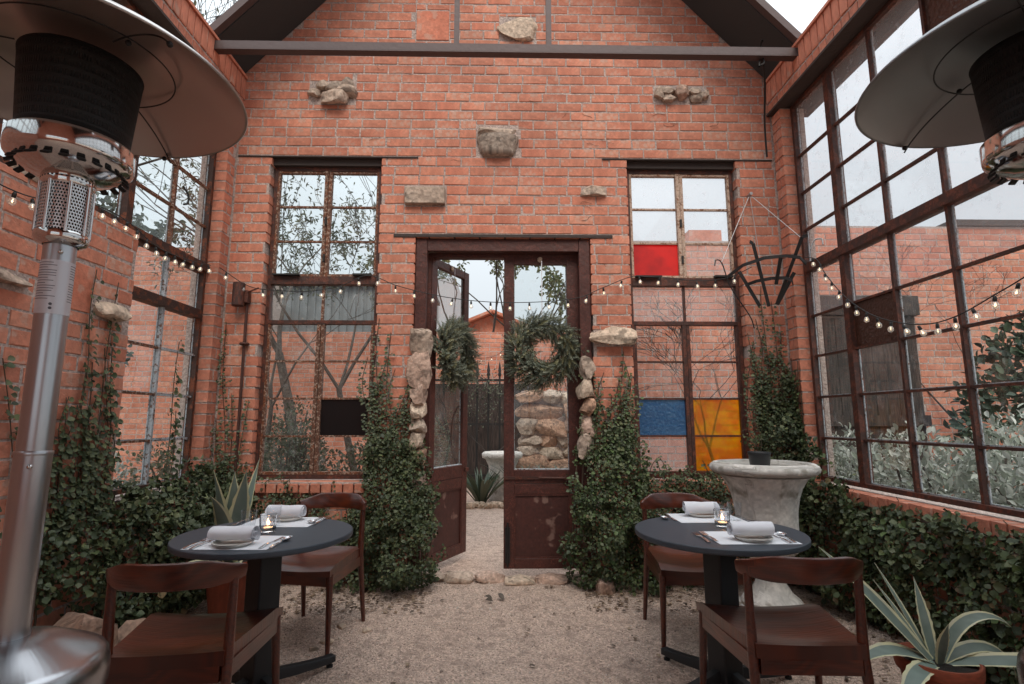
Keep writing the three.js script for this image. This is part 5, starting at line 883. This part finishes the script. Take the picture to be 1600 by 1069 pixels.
// ---------------------------------------------------------------- gravel grains and litter on the floor
{
  reseed(901); const g = new THREE.InstancedMesh(norm(new THREE.IcosahedronGeometry(1, 0)), M.grain, 42000); g.name = 'gravel';
  const q = new THREE.Quaternion(), e = new THREE.Euler(), m = new THREE.Matrix4(), tones = [[0.42, 0.33, 0.27], [0.35, 0.27, 0.22], [0.5, 0.41, 0.34], [0.27, 0.205, 0.17], [0.58, 0.50, 0.43], [0.38, 0.30, 0.25]];
  for (let i = 0; i < 42000; i++) {
    const z = -4.5 + 3.3 * rnd() ** 1.15, x = rr(-2.3, 2.35), s = 0.0018 + 0.0036 * rnd() ** 3 + (rnd() < 0.004 ? 0.008 : 0);
    e.set(rnd() * 6, rnd() * 6, rnd() * 6); q.setFromEuler(e); m.compose(V3(x, s * 0.25, z), q, V3(s * rr(0.8, 1.4), s * 0.75, s)); g.setMatrixAt(i, m);
    const t = tones[Math.floor(rnd() * tones.length)], k = rr(0.8, 1.2); g.setColorAt(i, lin(t[0] * k, t[1] * k, t[2] * k));
  }
  sh(g); tag(g, 'loose tan and grey grit over the floor', 'gravel', undefined, 'stuff'); scene.add(g);
  const L = new Leaves(LEAF.oval, M.leafWhite, [[0.20, 0.13, 0.08], [0.13, 0.085, 0.055], [0.28, 0.20, 0.13], [0.09, 0.06, 0.04]]);
  for (let i = 0; i < 1500; i++) { let x, z; const k = rnd(); if (k < 0.25) { x = rr(-1.5, -0.55); z = rr(-4.25, -3.75); } else if (k < 0.5) { x = rr(0.6, 1.7); z = rr(-4.25, -3.75); } else if (k < 0.75) { x = rr(1.7, 2.35); z = rr(-4, -1.8); } else { x = rr(-2.3, -1.4); z = rr(-4.2, -2.2); } L.add(V3(x, 0.006 + 0.012 * rnd(), z), V3(rr(-1, 1), rr(-0.1, 0.2), rr(-1, 1)), V3(rr(-0.3, 0.3), 1, rr(-0.3, 0.3)), rr(0.015, 0.04)); }
  for (let i = 0; i < 26; i++) L.add(V3(rr(-0.7, 0.9), 0.008, rr(-4.3, -1.8)), V3(rr(-1, 1), 0.1, rr(-1, 1)), V3(0, 1, 0), rr(0.02, 0.05));
  for (let i = 0; i < 4; i++) L.add(V3(-0.03 + rr(-0.06, 0.06), 0.012, -3.98 + rr(-0.03, 0.03)), V3(rr(-1, 1), 0.35, rr(-0.5, 0.5)), V3(0, 1, 0.4), 0.06, [0.07, 0.05, 0.035]);
  const lt = L.build(numbered('leaf_litter'), scene); tag(lt, 'dry brown leaves scattered along the foot of the walls', 'leaf litter', undefined, 'stuff');
  let first; for (const [x, z, w, l] of [[-1.02, -3.30, 0.10, 0], [-1.0, -3.52, 0.08, 0], [-0.83, -3.46, 0.07, 0], [-1.06, -3.20, 0.06, 0]]) { const m = single('pebble', rock(w, 0.03, w * 0.6, 300 + w * 100, 2, 0.15), M.stonePale, 'flat pale pebble on the gravel under the chair beside the ivy', 'pebble', 'flat pale pebbles'); m.position.set(x, 0.009, z); m.rotation.y = rr(0, 3); }
}

// ---------------------------------------------------------------- beyond the glass: walls, fence, plants, trees
{
  // long brick wall of the neighbouring building behind the amber pane window and the glazed side
  const n = thing('neighbour_wall', 'tall brick wall of the neighbouring building with a dark plank gate', 'wall', [0, 0, -6.85]);
  const gate = [4.05, 5.55, -0.05, 2.95];
  const rects = layBricks({ u0: 1.35, u1: 13, v0: -0.05, v1: 3.93, openings: [gate], keep: (u, v) => u > 3.7 || v < 3.68, seed: 101 });
  addBricks(n, rects, { seed: 102, hidden: (u, v) => v < 0.9 });
  slab(n, [[1.3, -0.3], [13, -0.3], [13, 3.93], [3.72, 3.93], [3.72, 3.70], [1.3, 3.70]], [], 0.3);
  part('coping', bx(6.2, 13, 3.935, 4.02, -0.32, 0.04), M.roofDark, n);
  part('chimney_stub', bx(2.55, 3.0, 3.70, 3.86, -0.3, -0.009), M.brickTile, n);
  reseed(103);
  for (let i = 0; i < 9; i++) { const x = gate[0] + 0.06 + i * 0.155; part('plank', bx(x, x + 0.148, 0, 2.62 + (i > 4 ? 0.18 : 0), 0.02 + rr(0, 0.006), 0.05 + rr(0, 0.008)), M.plank, n); }
  part('gate_rail', bx(gate[0], gate[1], 2.66, 2.92, 0.0, 0.1), M.plank, n); part('gate_rail', bx(gate[0], gate[1], 1.2, 1.34, 0.06, 0.09), M.plank, n);
  // lower garden walls behind the rusty window
  const g = thing('garden_wall', 'lower salmon brick garden wall behind the window with the black pane', 'wall', [0, 0, -10.6]);
  addBricks(g, layBricks({ u0: -6.2, u1: 1.3, v0: -0.05, v1: 3.05, seed: 104 }), { seed: 105, most: 0 });
  slab(g, [[-6.2, -0.3], [1.3, -0.3], [1.3, 3.05], [-6.2, 3.05]], [], 0.25);
  const h = thing('neighbour_building', 'tall brick building seen through the rusty side window', 'building', [0, 0, -9.2]);
  addBricks(h, layBricks({ u0: -13, u1: -5.2, v0: -0.05, v1: 4.35, seed: 106 }), { seed: 107, most: 0 });
  slab(h, [[-13, -0.3], [-5.2, -0.3], [-5.2, 4.35], [-13, 4.35]], [], 3);
  // far buildings
  const s = thing('metal_shed', 'grey corrugated metal shed above the garden wall', 'shed', [-4.6, 0, -13]);
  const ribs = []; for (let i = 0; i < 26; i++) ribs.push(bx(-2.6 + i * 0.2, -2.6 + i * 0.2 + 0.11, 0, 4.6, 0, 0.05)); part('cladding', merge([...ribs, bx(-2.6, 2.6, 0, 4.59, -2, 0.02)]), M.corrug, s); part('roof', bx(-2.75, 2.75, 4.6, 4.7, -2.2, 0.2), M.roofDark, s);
  const gb = thing('stucco_house', 'pale grey stucco house with a louvred window beyond the doors', 'house', [-3.4, 0, -26]);
  part('wall', bx(-3.0, 1.0, 0, 8.4, -5, 0), M.stucco, gb); const lv = part('window', bx(-0.55, 0.15, 6.2, 7.4, 0, 0.06), M.corrug, gb); for (let i = 0; i < 9; i++) part('louvre', bx(-0.5, 0.1, 6.27 + i * 0.122, 6.34 + i * 0.122, 0.06, 0.12), M.stucco, lv);
  const br = thing('brick_house', 'brick house with a sloping gable roof beyond the iron fence', 'house', [0.6, 0, -15]);
  part('wall', (() => { const q = new THREE.ExtrudeGeometry(new THREE.Shape([[-2.6, 0], [2.2, 0], [2.2, 3.0], [-0.9, 4.3], [-2.6, 3.6]].map((p) => new THREE.Vector2(...p))), { depth: 3, bevelEnabled: false }); return q.translate(0, 0, -3); })(), M.brickTile, br);
  part('roof', merge([bar([-0.9, 4.36, -1.4], [2.5, 2.93, -1.4], 3.4, 0.08, [0.39, 0.92, 0]), bar([-3.0, 3.49, -1.4], [-0.9, 4.36, -1.4], 3.4, 0.08, [-0.39, 0.92, 0])]), M.brickTile, br);
  // rubble stone wall behind the closed leaf
  const w = thing('rubble_wall', 'low rubble stone wall seen through the closed glazed leaf', 'wall', [0, 0, -8.9]); reseed(110);
  part('mortar', bx(0.32, 1.95, 0, 1.76, -0.32, -0.03), M.mortar, w);
  let y = 0.02, r = 0; while (y < 1.74) { const hh = rr(0.15, 0.30); let x = 0.25 + rr(-0.05, 0.05); while (x < 1.95) { const ww = hh * rr(1.1, 2.6), m = part('stone', rock(ww * 1.30, hh * rr(1.2, 1.4), 0.36, 400 + r, 2, 0.22), M.stones[Math.floor(rnd() * 5)], w); m.position.set(x + ww / 2, y + hh / 2 + rr(-0.02, 0.02), -0.06 + rr(-0.02, 0.05)); m.rotation.z = rr(-0.08, 0.08); x += ww; r++; } y += hh * 0.96; }
  // iron fence with spear tops
  const f = thing('iron_fence', 'dark iron fence with spear points beyond the open doorway', 'fence', [0, 0, -9.4]);
  for (let i = 0; i < 10; i++) { const x = -1.85 + i * 0.20; const p = part('paling', merge([bx(x - 0.018, x + 0.018, 0.18, 2.08, -0.018, 0.018), lathe([[0.022, 2.05], [0.034, 2.08], [0.022, 2.12], [0.03, 2.15], [0.0, 2.34]], 8).translate(x, 0, 0)]), M.iron, f); }
  part('rail', bx(-1.95, 0.1, 1.18, 1.22, -0.012, 0.012), M.iron, f); part('rail', bx(-1.95, 0.1, 0.30, 0.34, -0.012, 0.012), M.iron, f); part('rail', bx(-1.95, 0.1, 1.96, 2.0, -0.012, 0.012), M.iron, f);
  const dk = thing('shade_panel', 'plank panel added for the deep shade behind the iron fence', 'shed', [-0.6, 0, -10.4]); part('wall', bx(-0.9, 1.3, 0, 1.98, -0.15, 0), M.plank, dk);  // added panel that stands for the deep shade behind the fence
  const pt = thing('stone_planter', 'round pale stone planter by the iron fence', 'planter', [0.0, 0, -8.6]); part('bowl', boxUV(lathe([[0, 0], [0.2, 0], [0.22, 0.06], [0.2, 0.1], [0.22, 0.55], [0.27, 0.66], [0.32, 0.68], [0.33, 0.74], [0.3, 0.77], [0.24, 0.76], [0.2, 0.7], [0, 0.7]], 32)), M.castStone, pt);
  reseed(115); for (let i = 0; i < 9; i++) { const m = single('border_rock', rock(0.16, 0.12, 0.14, 500 + i, 2, 0.2), M.stonePale, 'small pale rock edging the bed by the iron fence', 'rock', 'rocks edging the planted bed'); m.position.set(-0.55 + i * 0.085, 0.04, -7.95 + 0.05 * Math.sin(i * 2)); }
}
// strap-leaved plants
function strapPlant(name, label, pos, n, len, w, tones, seed, group) {
  reseed(seed); const t = thing(name, label, 'plant', pos, 0, group);
  const variants = [0, 1, 2].map((v) => { const c = [tones[v % tones.length]]; const g = agaveLeaf(len * (0.8 + 0.2 * v), w, 1.2 - v * 0.16, 0.35 + 0.35 * v); const a = g.attributes.color; for (let i = 0; i < a.count; i++) a.setXYZ(i, c[0][0], c[0][1], c[0][2]); return g; });
  for (let i = 0; i < n; i++) { const a = i * 2.4, m = part('leaf', variants[i % 3], M.agave, t); m.position.set(Math.cos(a) * 0.03, 0, Math.sin(a) * 0.03); m.rotation.y = a; }
}
const IR = [[0.10, 0.15, 0.11], [0.14, 0.19, 0.14], [0.08, 0.13, 0.085]];
for (const [x, z, k] of [[0.40, -8.3, 0], [0.66, -8.2, 1], [0.92, -8.35, 2], [1.2, -8.25, 3], [0.25, -8.45, 4]]) strapPlant('iris_clump', 'clump of upright grey-green strap leaves before the rubble wall', [x, 0, z], 16, 0.85, 0.018, IR, 120 + k, 'strap leaf clumps before the rubble wall');
strapPlant('yucca', 'dark spiky yucca beside the path by the stone planter', [-0.32, 0, -8.2], 46, 0.75, 0.02, [[0.05, 0.075, 0.05], [0.07, 0.10, 0.06], [0.10, 0.12, 0.08]], 131);

// leafy shrubs: stems from the ground and leaves filling an uneven crown
function shrub(name, label, pos, lobes, { count, size, tones, geo = LEAF.oval, seed, mat = M.leafThin, stems = 12, shell = 0.5, group }) {
  reseed(seed); const t = thing(name, label, 'shrub', pos, 0, group), L = new Leaves(geo, mat, tones), st = [];
  let vol = 0; const cum = lobes.map((l) => vol += l[3] * l[4] * l[5]);
  for (let i = 0; i < count; i++) {
    const k = rnd() * vol, l = lobes[cum.findIndex((c) => c >= k)], d = rndDir(), r = shell + (1 - shell) * Math.sqrt(rnd()), n = 0.75 + 0.5 * n3(d.x * 3 + l[0], d.y * 3, d.z * 3, seed), p = V3(l[0] + d.x * l[3] * r * n, l[1] + d.y * l[4] * r * n, l[2] + d.z * l[5] * r * n);
    if (p.y < 0.03) continue; L.add(p, d.clone().add(rndDir().multiplyScalar(0.8)).add(V3(0, 0.25, 0)), d.clone().add(V3(0, 0.6, 0)).add(rndDir().multiplyScalar(0.6)), rr(...size));
  }
  for (let i = 0; i < stems; i++) { const l = lobes[i % lobes.length], e = [l[0] + rr(-0.6, 0.6) * l[3], l[1] + rr(0, 0.7) * l[4], l[2] + rr(-0.6, 0.6) * l[5]], b = [l[0] * 0.7 + rr(-0.08, 0.08), 0, l[2] * 0.7 + rr(-0.08, 0.08)]; st.push(tube([b, [lerp(b[0], e[0], 0.4) + rr(-0.05, 0.05), e[1] * 0.5, lerp(b[2], e[2], 0.4)], e], 0.009, 10, 5)); }
  part('stem', merge(st), M.bark, t); L.build('foliage', t); return t;
}
const SILVER = [[0.46, 0.48, 0.43], [0.36, 0.39, 0.33], [0.55, 0.56, 0.51], [0.26, 0.29, 0.23]];
for (const [x, z, h, k] of [[3.30, -4.55, 1.15, 0], [3.35, -3.75, 1.2, 1], [3.4, -3.0, 1.2, 2], [4.3, -4.1, 1.4, 3], [3.3, -2.35, 1.2, 4], [3.2, -5.3, 1.1, 5]]) shrub('silver_shrub', 'silvery leaved shrub pressed close outside the long grid of panes', [x, 0, z], [[0, h * 0.42, 0, 0.55, h * 0.5, 0.5], [0.2, h * 0.7, 0.1, 0.3, h * 0.36, 0.3], [-0.2, h * 0.62, -0.15, 0.28, h * 0.34, 0.28]], { count: 3000, size: [0.03, 0.085], tones: SILVER, seed: 140 + k, geo: LEAF.sil, group: 'silver shrubs outside the glazed side' });
shrub('evergreen_bush', 'tall glossy dark evergreen bush against the neighbouring brick wall', [5.6, 0, -5.2], [[0, 1.1, 0, 0.95, 1.1, 0.8], [0.3, 1.8, 0, 0.8, 0.75, 0.7], [1.3, 1.3, 0.3, 1.0, 1.2, 0.8]], { count: 6000, size: [0.07, 0.12], tones: [[0.03, 0.055, 0.03], [0.045, 0.075, 0.035], [0.025, 0.045, 0.025]], seed: 151, mat: M.leaf });
for (const [x, z, h, k] of [[-3.5, -5.9, 1.1, 0], [-2.5, -6.1, 1.15, 1], [-1.6, -6.2, 1.0, 2], [-3.0, -7.3, 1.4, 3]]) shrub('garden_shrub', 'olive and brown twiggy shrub below the black pane outside the window', [x, 0, z], [[0, h * 0.45, 0, 0.6, h * 0.5, 0.5], [0.2, h * 0.75, 0, 0.4, h * 0.35, 0.35]], { count: 2200, size: [0.035, 0.06], tones: [[0.10, 0.105, 0.06], [0.13, 0.11, 0.07], [0.06, 0.075, 0.04]], seed: 160 + k, stems: 20, group: 'twiggy shrubs outside the rusty gable window' });
for (const [x, z, h, k] of [[-3.2, -3.9, 0.95, 0], [-3.5, -4.6, 1.0, 1], [-3.15, -3.3, 0.9, 2]]) shrub('grey_shrub', 'pale grey-green shrub pressed close outside the rusty side window', [x, 0, z], [[0, h * 0.45, 0, 0.45, h * 0.5, 0.45]], { count: 1500, size: [0.03, 0.06], tones: SILVER.map((t) => mul3(t, 0.6)), seed: 170 + k, group: 'grey shrubs outside the rusty side window' });
shrub('leafy_bush', 'tall dark bush outside the rusty side window', [-5.4, 0, -6.6], [[0, 2.2, 0, 0.55, 0.7, 0.5], [0.1, 1.2, 0, 0.4, 0.7, 0.4]], { count: 2600, size: [0.07, 0.11], tones: [[0.04, 0.06, 0.035], [0.06, 0.08, 0.045]], seed: 175 });
shrub('path_shrub', 'grey-green shrub beside the path beyond the open leaf', [-1.15, 0, -7.2], [[0, 0.7, 0, 0.5, 0.7, 0.5]], { count: 2400, size: [0.03, 0.055], tones: [[0.10, 0.12, 0.075], [0.07, 0.09, 0.05], [0.15, 0.16, 0.10]], seed: 176, stems: 18 });

// trees: limbs by repeated forking, leaves at the twigs
function tree(name, label, pos, { h, r, forks = 5, spread = 0.6, leaf, tones, leafSize, perTwig = 10, seed, bark = M.bark, lean = [0, 0], trunkShare = 0.3, min = 0.006, geo = LEAF.oval, droop = 0, cat = 'tree', sub = [2, 3] }) {
  reseed(seed); const t = thing(name, label, cat, pos), segs = [], L = new Leaves(geo, M.leafThin, tones ?? IVY);
  const grow = (p, d, len, rad, depth) => {
    const n = 3; let q = p.clone(), dd = d.clone(), r0 = rad;
    for (let i = 0; i < n; i++) { dd.add(rndDir().multiplyScalar(0.17)).add(V3(0, depth > 2 ? -droop : 0.03, 0)).normalize(); const e = q.clone().addScaledVector(dd, len / n), r1 = Math.max(min * 0.6, rad * (1 - 0.13 * (i + 1))); segs.push(rod(q.toArray(), e.clone().addScaledVector(dd, r1 * 0.3).toArray(), r0, r1, depth < 2 ? 9 : depth < 4 ? 5 : 4, true)); q = e; r0 = r1; }
    if (leaf && depth >= forks - 1) for (let i = 0; i < perTwig; i++) { const c = p.clone().lerp(q, rr(0.1, 1.1)).add(rndDir().multiplyScalar(rr(0.02, 0.2))); L.add(c, rndDir().add(V3(0, -0.2, 0)), rndDir().add(V3(0, 0.7, 0)), rr(...leafSize)); }
    if (depth >= forks) return;
    const kids = depth === 0 ? 3 : sub[0] + (rnd() < 0.45 ? sub[1] - sub[0] : 0);
    for (let k = 0; k < kids; k++) { const a = rnd() * 6.28, ax = V3(Math.cos(a), 0, Math.sin(a)), nd = dd.clone().addScaledVector(ax, spread * rr(0.7, 1.3)).add(V3(0, rr(-0.05, 0.25), 0)).normalize(); grow(q.clone(), nd, len * rr(0.62, 0.84), r0 * rr(0.6, 0.78), depth + 1); }
  };
  grow(V3(0, -0.05, 0), V3(lean[0], 1, lean[1]).normalize(), h * trunkShare, r, 0);
  part('trunk', merge(segs), bark, t); if (leaf) L.build('crown', t); return t;
}
const OLIVE = [[0.13, 0.145, 0.095], [0.09, 0.105, 0.07], [0.17, 0.18, 0.12], [0.07, 0.085, 0.055]];
tree('oak_tree', 'slender dark oak behind the window with the black pane, forked low', [-3.0, 0, -7.0], { h: 5.0, r: 0.045, leaf: true, tones: OLIVE, leafSize: [0.06, 0.10], perTwig: 5, forks: 6, seed: 181, spread: 0.55, trunkShare: 0.30, geo: LEAF.slim });
tree('oak_tree', 'thicker oak with a leaning trunk behind the window with the black pane', [-1.95, 0, -7.4], { h: 5.4, r: 0.06, leaf: true, tones: OLIVE, leafSize: [0.06, 0.10], perTwig: 5, forks: 6, seed: 183, spread: 0.5, lean: [-0.08, 0], trunkShare: 0.33, geo: LEAF.slim });
tree('oak_tree', 'finely leaved oak whose crown fills the upper lights of the rusty gable window', [-3.5, 0, -9.2], { h: 7.0, r: 0.11, leaf: true, tones: OLIVE, leafSize: [0.07, 0.11], perTwig: 16, seed: 222, spread: 0.55, trunkShare: 0.36, geo: LEAF.slim });
tree('garden_tree', 'yellow-green leafed tree overhanging the path beyond the doorway', [-1.0, 0, -11.8], { h: 6.6, r: 0.12, leaf: true, tones: [[0.16, 0.18, 0.07], [0.11, 0.14, 0.06], [0.20, 0.19, 0.08], [0.08, 0.10, 0.05]], leafSize: [0.09, 0.14], perTwig: 14, seed: 186, spread: 0.6, lean: [0.15, 0.0] });
tree('garden_tree', 'hazy olive tree filling the glass of the closed leaf', [1.3, 0, -12.5], { h: 7.0, r: 0.13, leaf: true, tones: [[0.14, 0.16, 0.08], [0.10, 0.12, 0.06], [0.17, 0.17, 0.10]], leafSize: [0.09, 0.15], perTwig: 12, seed: 188, spread: 0.6 });
tree('bare_tree', 'large leafless grey tree spreading limbs above the infill wall', [-7.0, 0, -6.0], { h: 10, r: 0.26, leaf: false, seed: 191, bark: M.barkGrey, spread: 0.62, forks: 7, min: 0.008, lean: [0.22, 0.12], trunkShare: 0.27 });
tree('bare_tree', 'second leafless grey tree, standing close to the tall brick building', [-8.8, 0, -8.4], { h: 11, r: 0.2, leaf: false, seed: 197, bark: M.barkGrey, spread: 0.6, forks: 7, min: 0.008, lean: [0.2, 0.1], trunkShare: 0.3 });
tree('leafless_vine', 'tangle of pale bare vine stems on the neighbouring brick wall', [2.75, 0, -6.6], { h: 3.3, r: 0.03, leaf: false, seed: 199, bark: M.barkGrey, spread: 0.75, forks: 6, min: 0.004, trunkShare: 0.3, cat: 'vine' });
tree('leafless_vine', 'pale bare vine tangle beside the plank gate', [5.9, 0, -6.5], { h: 3.6, r: 0.03, leaf: false, seed: 203, bark: M.barkGrey, spread: 0.75, forks: 6, min: 0.004, trunkShare: 0.33, cat: 'vine' });
tree('twiggy_bush', 'bare twiggy bush in front of the iron fence', [-0.15, 0, -9.0], { h: 2.4, r: 0.03, leaf: true, tones: OLIVE, leafSize: [0.03, 0.05], perTwig: 2, seed: 207, bark: M.barkGrey, spread: 0.7, forks: 6, min: 0.004, trunkShare: 0.28, cat: 'shrub' });
tree('evergreen_oak', 'dark evergreen oak behind the tall brick building', [-9.5, 0, -12.5], { h: 7.5, r: 0.18, leaf: true, tones: [[0.05, 0.065, 0.045], [0.07, 0.085, 0.055]], leafSize: [0.12, 0.18], perTwig: 10, seed: 211, spread: 0.65 });
stringLights('string_lights', 'lit bulb string hung far beyond the open doorway', [[-1.8, 2.75, -9.9], [-1.2, 2.5, -9.9], [-0.6, 2.42, -9.9], [-0.1, 2.5, -9.9], [0.1, 2.7, -9.9]], 0.2, 0.05);

for (const o of scene.children) delete o.userData.y0;
scene.traverse((o) => { if (o.isMesh) { o.castShadow = true; o.receiveShadow = true; } });
renderer.render(scene, camera);
